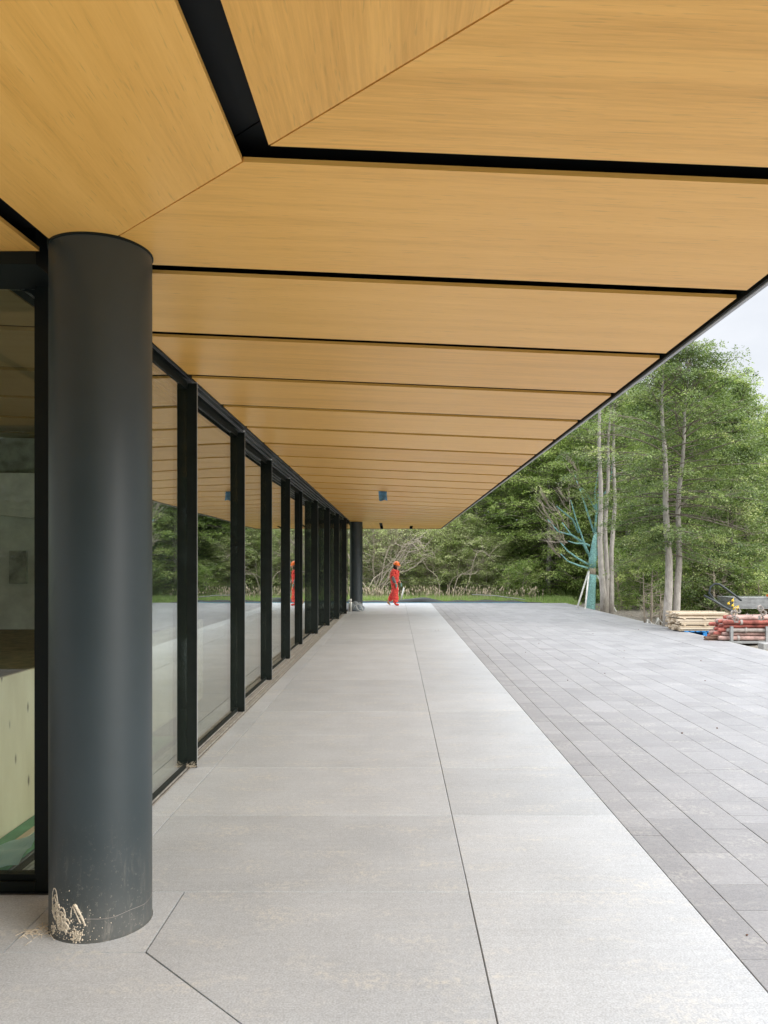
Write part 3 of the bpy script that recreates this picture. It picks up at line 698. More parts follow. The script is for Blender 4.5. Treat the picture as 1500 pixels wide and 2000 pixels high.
    me = skin_mesh('overall', V2, E2, r2, 3)
    from mathutils import noise as mn
    for v in me.vertices:
        q = v.co; n = mn.noise(Vector((q.x * 5, q.y * 5, q.z * 16))); d = Vector((q.x, q.y, 0)); v.co = q + v.normal * .036 * n
    link('overall', me, M['red'], p)
    # grey undersleeves and gloves
    me = skin_mesh('sleeve', [(-.04,-.215,1.16),(-.01,-.222,1.06),(.05,-.228,.96),(.085,-.23,.89)], [(0,1),(1,2),(2,3)], [.075,.072,.062,.05], 2); link('sleeve', me, M['greycloth'], p)
    me = skin_mesh('sleeve', [(.02,.205,1.18),(.06,.208,1.07),(.12,.205,.99),(.17,.2,.92)], [(0,1),(1,2),(2,3)], [.055,.053,.046,.04], 2); link('sleeve', me, M['greycloth'], p)
    def glove(c, s):
        Vh = [(0,0,.05),(0,0,0),(.006,0,-.05)]; Eh = [(0,1),(1,2)]; rh = [.040,.032,.038]
        for i, (dy, ln) in enumerate(((-.030,.066),(-.010,.076),(.010,.070),(.030,.056))):
            n = len(Vh); Vh += [(.010, dy, -.07), (.022, dy, -.07 - ln * .55), (.0, dy, -.07 - ln)]; Eh += [(2, n), (n, n+1), (n+1, n+2)]; rh += [.014, .013, .011]
        n = len(Vh); Vh += [(.04, s * .01, -.04), (.056, s * .012, -.08)]; Eh += [(1, n), (n, n+1)]; rh += [.015, .012]
        link('glove', skin_mesh('glove', [(c[0]+a, c[1]+b, c[2]+d) for a, b, d in Vh], Eh, rh, 2), M['glove'], p)
    glove((.105, -.23, .84), -1); glove((.205, .2, .87), 1)
    # boots
    me = skin_mesh('boot', [(.03,-.10,.16),(.035,-.10,.06),(.13,-.10,.045),(.20,-.10,.04)], [(0,1),(1,2),(2,3)], [.05,.055,.046,.036], 2); link('boot', me, M['red'], p)
    me = skin_mesh('boot', [(-.26,.09,.24),(-.31,.09,.13),(-.25,.09,.06),(-.19,.09,.038)], [(0,1),(1,2),(2,3)], [.05,.05,.044,.034], 2); link('boot', me, M['boot'], p)
    # hair / dark neck cover
    bm = bmesh.new(); bmesh.ops.create_icosphere(bm, subdivisions=3, radius=1)
    for v in bm.verts:
        q = v.co; v.co = Vector((q.x * .098 + .035, q.y * .088, q.z * .135 + 1.555))
        if v.co.x > .105: v.co.x = .105
    me = bpy.data.meshes.new('hair'); bm.to_mesh(me); bm.free(); me.polygons.foreach_set('use_smooth', [True] * len(me.polygons)); link('hair', me, M['hair'], p)
    # helmet
    mb = MB(); prof = [(.128, 0), (.132, .012), (.128, .03), (.124, .06), (.108, .10), (.08, .13), (.04, .148), (.006, .152)]; mb.lathe(prof, (0, 0, 0), 28)
    mb.tube([(-.10, 0, .10), (-.03, 0, .152), (.04, 0, .148), (.1, 0, .10)], .011, 6)
    brim = []
    n = 14
    for i in range(n + 1):
        a = R(-75 + 150 * i / n); ext = .055 * math.cos(a) ** 1; brim.append((.122 * math.cos(a), .122 * math.sin(a), .008)); brim.append(((.132 + ext) * math.cos(a), (.132 + ext * .4) * math.sin(a), -.006))
    top = [(x, y, z + .006) for x, y, z in brim]; k = len(brim); f = []
    for i in range(n): a = 2 * i; f += [(a, a + 2, a + 3, a + 1), (a + k, a + 1 + k, a + 3 + k, a + 2 + k), (a + 1, a + 3, a + 3 + k, a + 1 + k)]
    mb.add(brim + top, f); h = mb.build('hard_hat', M['orange'], p, True, 50); h.location = (.065, 0, 1.615); h.rotation_euler = (0, R(10), 0)
    p.rotation_euler = (0, 0, R(-12)); p.scale = (1, 1, 1)
    return p
worker = person(); worker.location = P(771, 1180, 30.6); worker.location.z = 0.0

# ---------------------------------------------------------------- edge of the terrace
def tarp():
    n = 90; v = []; f = []
    for i in range(n):
        x = -12 + 24 * i / (n - 1) if False else -9 + 15.2 * i / (n - 1)
        h = .10 + .012 * math.sin(x * 2.1) + .13 * math.exp(-((x - 1.05) / .55) ** 2) + .02 * math.sin(x * 5.3)
        if x > 5.0: h *= max(.1, 1 - (x - 5.0) / 1.2)
        for j, (dy, k) in enumerate(((0, 0), (.06, .75), (.14, 1.0), (.26, .85), (.45, .05))): v.append((x, 32.70 + dy + .02 * math.sin(x * 3), -.10 + .10 * (k > 0) + h * k))
    for i in range(n - 1):
        for j in range(4): a = i * 5 + j; f.append((a, a + 5, a + 6, a + 1))
    o = link('plastic_edging', np_mesh('plastic_edging', v, f, [4] * len(f), True), M['tarp']); return o
tag(tarp(), 'long strip of black plastic sheeting humped along the grass edge of the terrace', 'plastic sheet')
mb = MB(); mb.tube([(-9, 32.62, .012)] + [(x * .5, 32.60 + .03 * math.sin(x * .5), .012) for x in range(-12, 11)] + [(5.6, 32.75, .01)], .013, 8); tag(mb.build('blue_hose', M['bluepipe'], None, True), 'light blue hose lying along the far edge of the terrace', 'hose')
mb = MB(); mb.tube([(3.4, 34.6, .28), (4.4, 34.3, .24), (5.6, 33.4, .10)], .018, 8); tag(mb.build('grey_pipe', M['concblock'], None, True), 'pale grey pipe lying in the grass beyond the terrace', 'pipe')
mb = MB(); mb.tube([P(782, 1176, 33.5), P(789, 1148, 33.5)], .035, 8); o = mb.build('white_post', M['stake'], None, True); tag(o, 'short leaning white post in the grass behind the worker', 'post')

# ---------------------------------------------------------------- grass
def grass(name, x0, x1, y0, y1, n, h, seedfrac, label, seed=1, zf=lambda x, y: -.15 + 0 * x):
    r_ = np.random.default_rng(seed); x = r_.uniform(x0, x1, n); y = y0 + (y1 - y0) * r_.random(n) ** 1.15
    z = zf(x, y); hh = h * r_.uniform(.4, 1.1, n) * (.55 + .45 * np.clip((y - y0) / 1.5, 0, 1)); a = r_.uniform(0, 6.28, n); w = r_.uniform(.006, .016, n)
    lx, ly = r_.normal(0, .22, n) * hh, r_.normal(0, .22, n) * hh
    dx, dy = np.cos(a) * w, np.sin(a) * w
    v = np.zeros((n, 5, 3)); v[:, 0] = np.stack([x - dx, y - dy, z], -1); v[:, 1] = np.stack([x + dx, y + dy, z], -1)
    v[:, 2] = np.stack([x + dx * .7 + lx * .4, y + dy * .7 + ly * .4, z + hh * .6], -1); v[:, 3] = np.stack([x + lx, y + ly, z + hh], -1); v[:, 4] = np.stack([x - dx * .7 + lx * .4, y - dy * .7 + ly * .4, z + hh * .6], -1)
    f = np.arange(n * 5).reshape(n, 5); tone = np.clip(r_.normal(.45, .22, n), 0, 1)
    o = link(name, np_mesh(name, v, f, [5] * n, False, tone), M['grass']); tag(o, label, 'grass', kind='stuff')
grass('grass', -12, 8, 33.05, 37.5, 60000, .34, .1, 'rough green grass strip beyond the terrace', 3)
grass('understorey', -14, 30, 37, 46, 26000, .75, .1, 'dark weedy undergrowth below the forest edge', 4)
def seeds():
    r_ = random.Random(8); mb = MB()
    for i in range(620):
        x, y = r_.uniform(-9, 6.6), r_.uniform(33.6, 37.4); h = r_.uniform(.35, .70); lx = r_.gauss(0, .07); z = -.15
        mb.tube([(x, y, z), (x + lx, y, z + h)], [.004, .003], 3, False); mb.tube([(x + lx, y, z + h), (x + lx * 1.15, y, z + h + .05), (x + lx * 1.3, y, z + h + .13)], [.006, .019, .004], 4, False)
    return mb.build('seed_grass', M['seed'])
tag(seeds(), 'pinkish grass seed heads standing over the green strip', 'grass', kind='stuff')

# ---------------------------------------------------------------- trees
def leaves(cent, nrm, rad, per, size, rng, flat=.28, tonebase=None, aspect=.55):
    """leaf quads scattered in flattened discs"""
    n = len(cent); N_ = n * per
    c = np.repeat(cent, per, 0); r = np.repeat(rad, per); nn = np.repeat(nrm, per, 0)
    a = rng.uniform(0, 2 * np.pi, N_); q = np.sqrt(rng.random(N_)); h = rng.normal(0, 1, N_) * flat * .5
    t1 = np.cross(nn, np.tile([[.13, .97, .2]], (N_, 1))); t1 /= np.linalg.norm(t1, axis=1, keepdims=True) + 1e-9; t2 = np.cross(nn, t1)
    dirv = t1 * np.cos(a)[:, None] + t2 * np.sin(a)[:, None]
    pos = c + dirv * (q * r)[:, None] + nn * (h * r)[:, None] - np.array([0, 0, 1]) * (q ** 2 * r * .28)[:, None]
    ln = nn + rng.normal(0, .55, (N_, 3)); ln /= np.linalg.norm(ln, axis=1, keepdims=True) + 1e-9
    ax = dirv + rng.normal(0, .5, (N_, 3)); ax -= ln * np.sum(ax * ln, 1, keepdims=True); ax /= np.linalg.norm(ax, axis=1, keepdims=True) + 1e-9; bx = np.cross(ln, ax)
    s = size * rng.uniform(.6, 1.35, N_)[:, None]
    v = np.stack([pos - ax * s * .5, pos + bx * s * .5 * aspect, pos + ax * s * .5, pos - bx * s * .5 * aspect], 1)
    ct = rng.normal(.42, .17, n) if tonebase is None else tonebase
    tone = np.clip(np.repeat(ct, per) + rng.normal(0, .13, N_), 0, 1)
    return v.reshape(-1, 3), tone
def make_tree(seed, H=9, cr=2.4, base=.8, trunks=1, tr=.16, nl=46, elev=(8, 42), leafsize=.085, per=46, clumps=6, lean=(0, 0), sparse=0, profile='cone', crad=(.22, .46), bark_n=7, dead=0, spread=.35, g0=.18, offs=None, leans=None, front=0, left=0):
    rng = np.random.default_rng(seed); rd = random.Random(seed); mb = MB(); cents = []; nrms = []; rads = []; tones = []; tfaces = []
    for t in range(trunks):
        off = Vector((rd.uniform(-spread, spread), rd.uniform(-spread, spread), 0)) if trunks > 1 else Vector((0, 0, 0))
        if offs: off = Vector((*offs[t], 0))
        lx = lean[0] + rd.uniform(-.05, .05); ly = lean[1] + rd.uniform(-.05, .05)
        if leans: lx, ly = leans[t]
        h = H * (1 if t == 0 else rd.uniform(.75, .98)); npt = 12; pts = []; rads_ = []
        wob = rd.uniform(0, 6)
        for i in range(npt):
            f = i / (npt - 1); pts.append(off * (1 + f * .6) + Vector((lx * h * f + .10 * math.sin(f * 5 + wob) * f + .035 * math.sin(f * 17 + wob * 3), ly * h * f + .08 * math.cos(f * 6 + wob) * f, -.2 + (h + .2) * f)))
            rads_.append(tr * ((1 - f) ** .75) * (1 + .35 * math.exp(-f * 18)) * (1 if t == 0 else .85) + .012)
        nf0 = len(mb.f); mb.tube(pts, rads_, bark_n); tfaces.append((nf0, len(mb.f)))
        def on(f):
            q = f * (npt - 1); i = min(int(q), npt - 2); return pts[i].lerp(pts[i + 1], q - i)
        n_l = nl // trunks
        for k in range(n_l):
            f = base / h + (1 - base / h) * ((k + rd.random() * .7) / n_l); s = on(min(.995, f)); fr = (f - base / h) / (1 - base / h)
            if profile == 'cone': L_ = cr * (1 - fr) ** .62 * (.55 + .45 * min(1, fr * 5 + .35))
            elif profile == 'round': L_ = cr * math.sqrt(max(.03, 1 - (2 * fr - .9) ** 2 * .85))
            else: L_ = cr * (.35 + .65 * math.sin(math.pi * min(1, fr * .8 + .15)))
            L_ *= rd.uniform(.62, 1.18) + .12
            az = k * 2.399 + rd.uniform(-.5, .5) + t * 1.7; el = R(elev[0] + (elev[1] - elev[0]) * fr + rd.uniform(-10, 10))
            d = Vector((math.cos(az) * math.cos(el), math.sin(az) * math.cos(el), math.sin(el))); side = Vector((-math.sin(az), math.cos(az), 0))
            if fr < .86 and d.y < -.15 and rd.random() < front: continue
            if fr < .8 and d.x < 0 and rd.random() < left: L_ *= .6
            bend = rd.uniform(-.25, .25); lp = []
            for i in range(5):
                g_ = i / 4; lp.append(s + d * (L_ * g_) + side * (bend * L_ * g_ * g_) - Vector((0, 0, 1)) * (L_ * .16 * g_ * g_))
            r0 = min(tr * .35, .006 + L_ * .0085); mb.tube(lp, [r0 * (1 - .8 * i / 4) for i in range(5)], 5, False)
            isdead = rd.random() < dead
            tn = rd.gauss(.42, .18)
            for c in range(clumps):
                g_ = g0 + (1.02 - g0) * (c + rd.random()) / clumps; q = min(3, int(g_ * 4)) if g_ < 1 else 3; pp = lp[q].lerp(lp[q + 1], min(1.15, g_ * 4 - q))
                sw = (1 - abs(g_ - .6)) * L_ * .34 * rd.choice([-1, 1]) * rd.random(); tip = pp + side * sw + d * abs(sw) * .5 + Vector((0, 0, rd.uniform(-.12, .16)))
                mb.tube([pp, tip], [.008, .003], 3, False)
                if isdead:
                    for _ in range(2): mb.tube([pp, pp + Vector((rd.uniform(-.4, .4), rd.uniform(-.4, .4), rd.uniform(0, .4)))], [.006, .002], 3, False)
                    continue
                if rd.random() < sparse: continue
                cents.append(tip[:]); nr = Vector((d.x * .35 + rd.gauss(0, .18), d.y * .35 + rd.gauss(0, .18), 1)).normalized(); nrms.append(nr[:]); rads.append(rd.uniform(*crad)); tones.append(tn + rd.gauss(0, .18))
    tm = mb.mesh('trunk', True)
    mi = np.ones(len(mb.f), dtype=np.int32)
    for a, b in tfaces: mi[a:b] = 0
    if len(tm.polygons) == len(mi): tm.polygons.foreach_set('material_index', mi)
    v, tone = leaves(np.array(cents), np.array(nrms), np.array(rads), per, leafsize, rng, tonebase=np.array(tones))
    n = len(v) // 4
    return tm, np_mesh('crown', v, np.arange(n * 4), [4] * n, False, tone)
KINDS = {}
def kind(name, bark, leaf, **k):
    tm, cm = make_tree(**k); tm.materials.append(M[bark]); tm.materials.append(M['twig'] if bark == 'twig' else M['limb']); cm.materials.append(M[leaf]); KINDS[name] = (tm, cm)
kind('big', 'bark', 'leaf_a', seed=21, H=8.8, cr=2.2, base=2.5, trunks=2, tr=.12, nl=190, elev=(-12, 52), leafsize=.062, per=58, clumps=9, crad=(.18, .40), spread=.16, dead=.04, bark_n=12, profile='lobed', g0=.3, offs=[(-.12, 0), (.15, .05)], leans=[(.0, .01), (.03, .02)], front=.45, left=.55)
kind('tall', 'bark', 'leaf_a', seed=5, H=10.5, cr=1.9, base=4.3, trunks=3, tr=.10, nl=120, elev=(0, 55), leafsize=.07, per=46, clumps=6, crad=(.2, .42), sparse=.12, dead=.12, bark_n=10, g0=.3, offs=[(-.05, -.05), (.07, .02), (.2, .05)], leans=[(-.028, 0), (.004, .01), (.02, .02)], front=.55)
kind('dense', 'bark', 'leaf_b', seed=7, H=9.5, cr=2.9, base=.15, trunks=1, tr=.15, nl=220, elev=(-8, 40), leafsize=.085, per=52, clumps=9, crad=(.22, .50), profile='lobed', dead=.02)
kind('dense_b', 'bark_dark', 'leaf_a', seed=17, H=10.8, cr=2.8, base=.2, trunks=2, tr=.14, nl=210, elev=(-6, 46), leafsize=.10, per=42, clumps=8, crad=(.26, .52), profile='cone', dead=.03)
kind('dark', 'bark_dark', 'leaf_d', seed=31, H=11, cr=3.6, base=.1, trunks=1, tr=.2, nl=170, elev=(-6, 40), leafsize=.14, per=40, clumps=9, crad=(.4, .8), profile='lobed', dead=0)
kind('olive', 'twig', 'leaf_c', seed=41, H=4.6, cr=2.3, base=.3, trunks=5, tr=.05, nl=150, elev=(18, 62), leafsize=.06, per=44, clumps=6, crad=(.16, .38), profile='round', sparse=.30, dead=.22, spread=.7)
kind('olive_b', 'twig', 'leaf_c', seed=43, H=4.2, cr=2.1, base=.1, trunks=4, tr=.04, nl=150, elev=(8, 55), leafsize=.06, per=56, clumps=7, crad=(.2, .44), profile='round', sparse=.06, dead=.06, spread=.6)
kind('shrub', 'twig', 'leaf_b', seed=51, H=2.2, cr=1.3, base=.1, trunks=3, tr=.025, nl=70, elev=(10, 60), leafsize=.06, per=40, clumps=5, crad=(.14, .3), profile='round', spread=.4)
kind('far', 'bark', 'leaf_c', seed=61, H=12, cr=3.2, base=2, trunks=2, tr=.16, nl=110, elev=(5, 55), leafsize=.16, per=30, clumps=6, crad=(.35, .7), profile='round', sparse=.2, dead=.25, spread=.8)
def plant(k, x, y, rz=0, s=1.0, sz=None, name='tree', label='', cat='tree', group=None, z=-.15):
    e = empty(name, (x, y, z), rz); e.scale = (s, s, sz or s); tag(e, label, cat, group)
    tm, cm = KINDS[k]; link('trunk', tm, None, e); link('crown', cm, None, e); return e
def PX(px, Y): return (px - 774) / 1500 * Y
# the named trees in front
plant('big', PX(1313, 20.6), 20.6, 0, .88, name='beech_tree', label='tall twin-trunked beech with full green crown beside the stack of planks')
plant('tall', PX(1181, 27.5), 27.5, 0, 1.0, name='beech_tree', label='slender pale-trunked beech standing just right of the teal-wrapped tree')
GF = 'trees of the forest edge'
spots = [
 ('dense_b', 1405, 23.8, 1.4, .68, 'full rounded green tree overlapping the twin-trunked beech on its right'),
 ('dense', 930, 40, 0.3, .80, 'bright green layered tree rising just behind the canopy corner'),
 ('dense_b', 1000, 42, 1.9, .98, 'green tree with dark trunk between the canopy corner and the teal-wrapped tree'),
 ('dense', 1070, 38.5, 3.1, .92, 'bushy bright green tree directly behind the left branches of the teal-wrapped tree'),
 ('dense_b', 1140, 41, 4.4, 1.05, 'tall green tree behind the teal-wrapped tree'),
 ('dense', 1232, 37, 5.2, 1.0, 'dense green tree filling the gap between the two pale-trunked beeches'),
 ('dense_b', 1300, 33, .9, .98, 'broad green tree behind the twin-trunked beech'),
 ('dense', 1382, 30, 2.6, .92, 'full green tree right of the twin-trunked beech above the plank stack'),
 ('dense_b', 1455, 27.5, 3.7, .76, 'green tree above the red pipes at the right edge of the photo'),
 ('dense', 1510, 31, 1.2, .80, 'green tree cut by the right edge of the photo'),
]
for k, px, Y, rz, s, lb in spots: plant(k, PX(px, Y), Y, rz, s, name='forest_tree', label=lb, group=GF)
for i, (px, Y, s, rz) in enumerate([(700, 47, .7, 0), (790, 48, .75, 1), (880, 47, .8, 2), (960, 49, .95, 3), (1045, 48, 1.05, 4), (1130, 47, 1.0, 5), (1215, 45, .95, 1.5), (1290, 42, .9, 2.5), (1360, 40, .85, 3.5), (1430, 39, .75, 4.5), (1495, 40, .7, .5), (1560, 40, .7, 5.5), (620, 46, .7, 1.1), (540, 46, .7, 2.1)]):
    plant('dark', PX(px, Y), Y, rz, s, name='forest_tree', label='dark evergreen in the shaded back row of the forest', group='back row of the forest')
for i, (px, Y, s, rz) in enumerate([(1480, 62, 1.05, 0), (1545, 60, 1.1, 2), (1430, 66, 1.0, 4), (1610, 62, 1.1, 3)]):
    plant('far', PX(px, Y), Y, rz, s, name='distant_tree', label='distant sparse greyish tree above the right-hand forest', group='distant trees at the right edge')
for i, (px, Y, s, rz, k, lb) in enumerate([
 (735, 38.6, .96, .4, 'olive', 'tangled dry-branched olive shrub nearest the far column'), (800, 39.4, 1.02, 2.0, 'olive', 'olive shrub with bare twigs behind the walking worker'),
 (850, 38.4, .88, 3.3, 'olive_b', 'dense olive-green shrub right of the worker'), (900, 39.0, .98, 1.0, 'olive_b', 'pale olive shrub below the canopy corner'), (945, 38.2, .72, 4.1, 'olive_b', 'smaller olive shrub at the right end of the shrub row'), (680, 39.5, 1.0, 5.0, 'olive', 'olive shrub mostly hidden behind the far column')]):
    plant(k, PX(px, Y), Y, rz, s, name='olive_shrub', label=lb, cat='shrub', group='olive shrubs beyond the grass')
for i, (px, Y, s, rz, lb) in enumerate([(1225, 30, 1.0, 0, 'low leafy shrub in the dark gap right of the slender beech'), (1340, 24.5, .9, 2, 'light green shrub behind the plank stack'), (1395, 24, 1.0, 4, 'light green shrub behind the red pipes'), (1460, 23, .8, 1, 'light green shrub at the right edge behind the pipes'), (1010, 36, .8, 3, 'low shrub at the right end of the grass strip')]):
    plant('shrub', PX(px, Y), Y, rz, s, name='shrub', label=lb, cat='shrub')
for i, (x, y, rz, s_) in enumerate([(-10, -9.5, 0, .9), (-6.2, -10.5, 1, 1.0), (-2.6, -10, 2, .95), (.6, -11.5, 3, 1.0), (-14, -8, 4, 1.0), (-4.4, -13.5, 5, 1.1), (-8.5, -14, 2.5, 1.1)]):  # unseen trees, added to darken the column and corner glass reflections
    plant('dark', x, y, rz, s_, name='forest_tree', label='unseen dark evergreen added behind the viewer to darken reflections in the near column and corner window', group='added trees behind the viewer')
def arching(px, Y, label, seed, n=12, span=3.2, rise=2.6):
    e = empty('bare_shrub', (PX(px, Y), Y, -.15)); tag(e, label, 'shrub', 'bare arching shrubs beyond the grass'); rd = random.Random(seed); mb = MB()
    for i in range(n):
        a = rd.uniform(-.5, .5) + (0 if rd.random() < .75 else math.pi); L_ = span * rd.uniform(.5, 1.1); h = rise * rd.uniform(.5, 1.15); b0 = Vector((rd.uniform(-.6, .6), rd.uniform(-.3, .3), 0)); pts = []
        for k in range(9):
            t = k / 8; pts.append(b0 + Vector((math.cos(a) * L_ * t + .10 * math.sin(7 * t + i), math.sin(a) * L_ * t, h * (math.sin(t * 1.9) * .95 + .1 * math.sin(9 * t + i * 2)) + .12)))
        mb.tube(pts, [.032 * (1 - .8 * k / 8) + .005 for k in range(9)], 6)
        for k in range(3, 9):
            for w in range(2):
                d = Vector((rd.uniform(-.7, .9), rd.uniform(-.4, .4), rd.uniform(-.2, .8))); m = pts[k] + d * .5 + Vector((0, 0, .05)); mb.tube([pts[k], m, pts[k] + d * .95 + Vector((rd.uniform(-.2, .2), 0, rd.uniform(-.15, .25)))], [.012, .008, .003], 4, False)
    mb.build('branches', M['twig'], e, True)
arching(722, 36.9, 'long pale bare branches arching out beside the far column', 3, 11, 3.4, 2.9)
arching(880, 37.2, 'grey bare twigs tangled through the olive shrubs right of the worker', 8, 4, 2.0, 2.2)
# hills behind everything
def hills():
    nx, ny = 120, 14; v = []; f = []
    from mathutils import noise as mn
    for j in range(ny):
        for i in range(nx):
            a = R(-70 + 140 * i / (nx - 1)); r = 85 + 14 * j; h = (j / (ny - 1)) ** .8 * (13 + 7 * max(0, math.sin(a)) + 4 * mn.noise(Vector((a * 5, j * .2, 0)))) + 1.6 * mn.noise(Vector((a * 40, j * 1.0, 1)))
            v.append((math.sin(a) * r, math.cos(a) * r, h - 1))
    for j in range(ny - 1):
        for i in range(nx - 1): a = j * nx + i; f.append((a, a + 1, a + nx + 1, a + nx))
    o = link('hills', np_mesh('hills', v, f, [4] * len(f), True), M['ground']); tag(o, kind='structure')
hills()

# teal-wrapped tree with stakes
def wrapped():
    Y = 29.3; e = empty('wrapped_tree', (PX(1153, Y), Y, -.15)); tag(e, 'bare transplanted tree with trunk and limbs bandaged in teal wrap and propped by stakes', 'tree')
    def q(px, py, dy=0): v = P(px, py, Y); return Vector((v.x - e.location.x, dy, v.z + .15))
    rd = random.Random(3)
    mb = MB(); mb.tube([q(1153, 1200), q(1153, 1188), q(1155, 1150), q(1157, 1122)], [.20, .185, .165, .155], 14); mb.tube([q(1157, 1110), q(1158, 1090), q(1160, 1066), q(1163, 1040)], [.14, .15, .10, .055], 14)
    mb.tube([q(1168, 1085), q(1172, 1050), q(1170, 1010), q(1168, 960)], [.055, .045, .03, .02], 10)
    mb.tube([q(1162, 1040), q(1165, 1000), q(1162, 960), q(1172, 900)], [.05, .04, .025, .012], 8)
    limbs = [[(1150, 1110), (1130, 1105), (1105, 1096), (1090, 1082)], [(1150, 1103), (1128, 1090), (1108, 1075), (1092, 1055)], [(1152, 1088), (1140, 1060), (1125, 1020), (1112, 978)], [(1152, 1066), (1135, 1058), (1118, 1045), (1100, 1020)],
             [(1140, 1060), (1118, 1045), (1092, 1038), (1072, 1014)], [(1148, 1080), (1135, 1062), (1118, 1062), (1101, 1058)], [(1130, 1040), (1115, 1015), (1095, 1003), (1078, 992)], [(1160, 1040), (1150, 1000), (1140, 960), (1130, 925)], [(1166, 1000), (1150, 975), (1138, 962), (1130, 955)], [(1170, 980), (1185, 955), (1190, 925), (1188, 900)]]
    for i, l in enumerate(limbs):
        dy = rd.uniform(-.9, .9); pts = [q(a, b, dy * k / 3) for k, (a, b) in enumerate(l)]; mb.tube(pts, [.042, .034, .026, .016], 7)
    mb.build('teal_wrap', M['teal'], e, True)
    mb = MB(); mb.tube([q(1157, 1124), q(1157, 1108)], [.13, .14], 10)
    for i, l in enumerate(limbs):
        a, b = l[-1]; a0, b0 = l[-2]
        rd2 = random.Random(i)
        dy = rd2.uniform(-.4, .4)
        for k in range(5):
            an = math.atan2(b - b0, a - a0) + rd2.uniform(-.6, .6); ln = rd2.uniform(18, 42); p0 = (a, b) if k < 3 else ((a + a0) / 2, (b + b0) / 2)
            m1 = (p0[0] + math.cos(an) * ln * .5, p0[1] + math.sin(an) * ln * .5 - 2); m2 = (p0[0] + math.cos(an) * ln, p0[1] + math.sin(an) * ln - 8)
            mb.tube([q(*p0, dy), q(*m1, dy + rd2.uniform(-.2, .2)), q(*m2, dy + rd2.uniform(-.4, .4))], [.018, .012, .005], 4)
            for z in range(2):
                m3 = (m2[0] + rd2.uniform(-12, 6), m2[1] - rd2.uniform(2, 16)); mb.tube([q(*m1, dy), q(*m3, dy + rd2.uniform(-.3, .3))], [.008, .003], 3)
    mb.build('bare_twigs', M['twig'], e, True)
    for a, b, dy in (((1150, 1115), (1118, 1196), -.5), ((1151, 1112), (1129, 1197), -1.0), ((1166, 1124), (1197, 1205), -.9)):
        mb = MB(); mb.tube([q(*a), q(*b, dy)], .032, 8); mb.build('stake', M['stake'], e, True)
wrapped()
# small staked bare sapling
def sapling(px, Y, h, label, seed, n=3, rz=0):
    e = empty('bare_sapling', (PX(px, Y), Y, -.12)); tag(e, label, 'sapling', 'bare saplings by the terrace edge'); rd = random.Random(seed); mb = MB()
    for t in range(n):
        x0, y0 = rd.uniform(-.1, .1), rd.uniform(-.1, .1); hh = h * rd.uniform(.75, 1); mb.tube([(x0, y0, 0), (x0 * 1.4 + rd.gauss(0, .03), y0, hh * .5), (x0 * 1.6, y0, hh)], [.028, .02, .006], 6)
        for k in range(11):
            z = hh * (.15 + .8 * k / 11); a = rd.uniform(0, 6.28); l = h * .32 * (1 - .5 * k / 11) * rd.uniform(.6, 1.2); p1 = Vector((x0 * 1.4 + math.cos(a) * l, y0 + math.sin(a) * l, z + l * .25)); mb.tube([(x0 * 1.4, y0, z), p1], [.010, .004], 4)
            for w in range(3): mb.tube([p1 * .6 + Vector((x0 * 1.4, y0, z)) * .4, p1 + Vector((rd.uniform(-.15, .15), rd.uniform(-.15, .15), rd.uniform(.0, .2)))], [.005, .002], 3)
    mb.build('trunk', M['twig'], e, True)
    mb = MB(); mb.tube([(0, 0, 0), (0, 0, .22)], [.05, .035], 8); mb.tube([(.0, -.05, .2), (.16, -.1, .0)], .012, 5); mb.tube([(0, -.05, .2), (-.13, -.1, 0)], .012, 5); mb.build('guard', M['stake'], e, True)
sapling(1266, 21.8, 1.65, 'bare twiggy sapling with white foot guard between the slender beech and twin beech', 1)
sapling(1285, 22.4, 1.0, 'shorter bare sapling just right of the white-footed sapling', 2, 2)
sapling(1402, 22.5, 1.8, 'bare sapling standing behind the plank stack', 3, 2)
sapling(1420, 23.5, 1.7, 'thin bare sapling between the plank stack and the hose loop', 4, 2)

# ---------------------------------------------------------------- building yard
GZ = -.10
def planks():
    x0, x1, y0 = PX(1328, 18.9), PX(1428, 18.9), 18.9
    p = empty('pallet', (x0 + .62, y0 + .45, GZ)); tag(p, 'bright blue pallet under the stack of raw planks', 'pallet')
    mb = MB()
    for dy in (-.40, 0, .40): mb.box((-.50, dy - .045, 0), (.42, dy + .045, .02)); 
    mb.build('bottom_board', M['palletblue'], p); mb = MB()
    for dy in (-.40, 0, .40):
        for dx in (-.46, -.04, .34): mb.box((dx - .0, dy - .045, .0205), (dx + .09, dy + .045, .10))
    mb.build('block', M['palletblue'], p); mb = MB()
    for i in range(7): mb.box((-.50 + i * .14, -.46, .1005), (-.40 + i * .14, .46, .122))
    mb.build('top_board', M['palletblue'], p)
    s = empty('plank_stack', (x0, y0, GZ + .123)); tag(s, 'stack of raw pine planks on the blue pallet', 'timber stack'); rd = random.Random(6); z = 0
    for lay in range(9):
        th = .045
        mb = MB(); y = rd.uniform(0, .045)
        while y < .88:
            w = rd.choice([.09, .11, .14]); o_ = rd.uniform(-.05, .05)
            if lay > 6 and rd.random() < .25: y += w; continue
            mb.box((o_, y + .003, z), (1.26 + rd.uniform(-.09, .06), y + w - .003, z + th - .006), rd.random(), Matrix.Rotation(R(rd.uniform(-.6, .6)), 4, 'Z')); y += w
        mb.build('plank_layer', M['pine'], s); z += th
        if lay in (2, 5):
            mb = MB()
            for xx in (.1, .6, 1.1): mb.box((xx, 0, z), (xx + .05, .88, z + .02))
            mb.build('spacer', M['pine'], s); z += .021
planks()
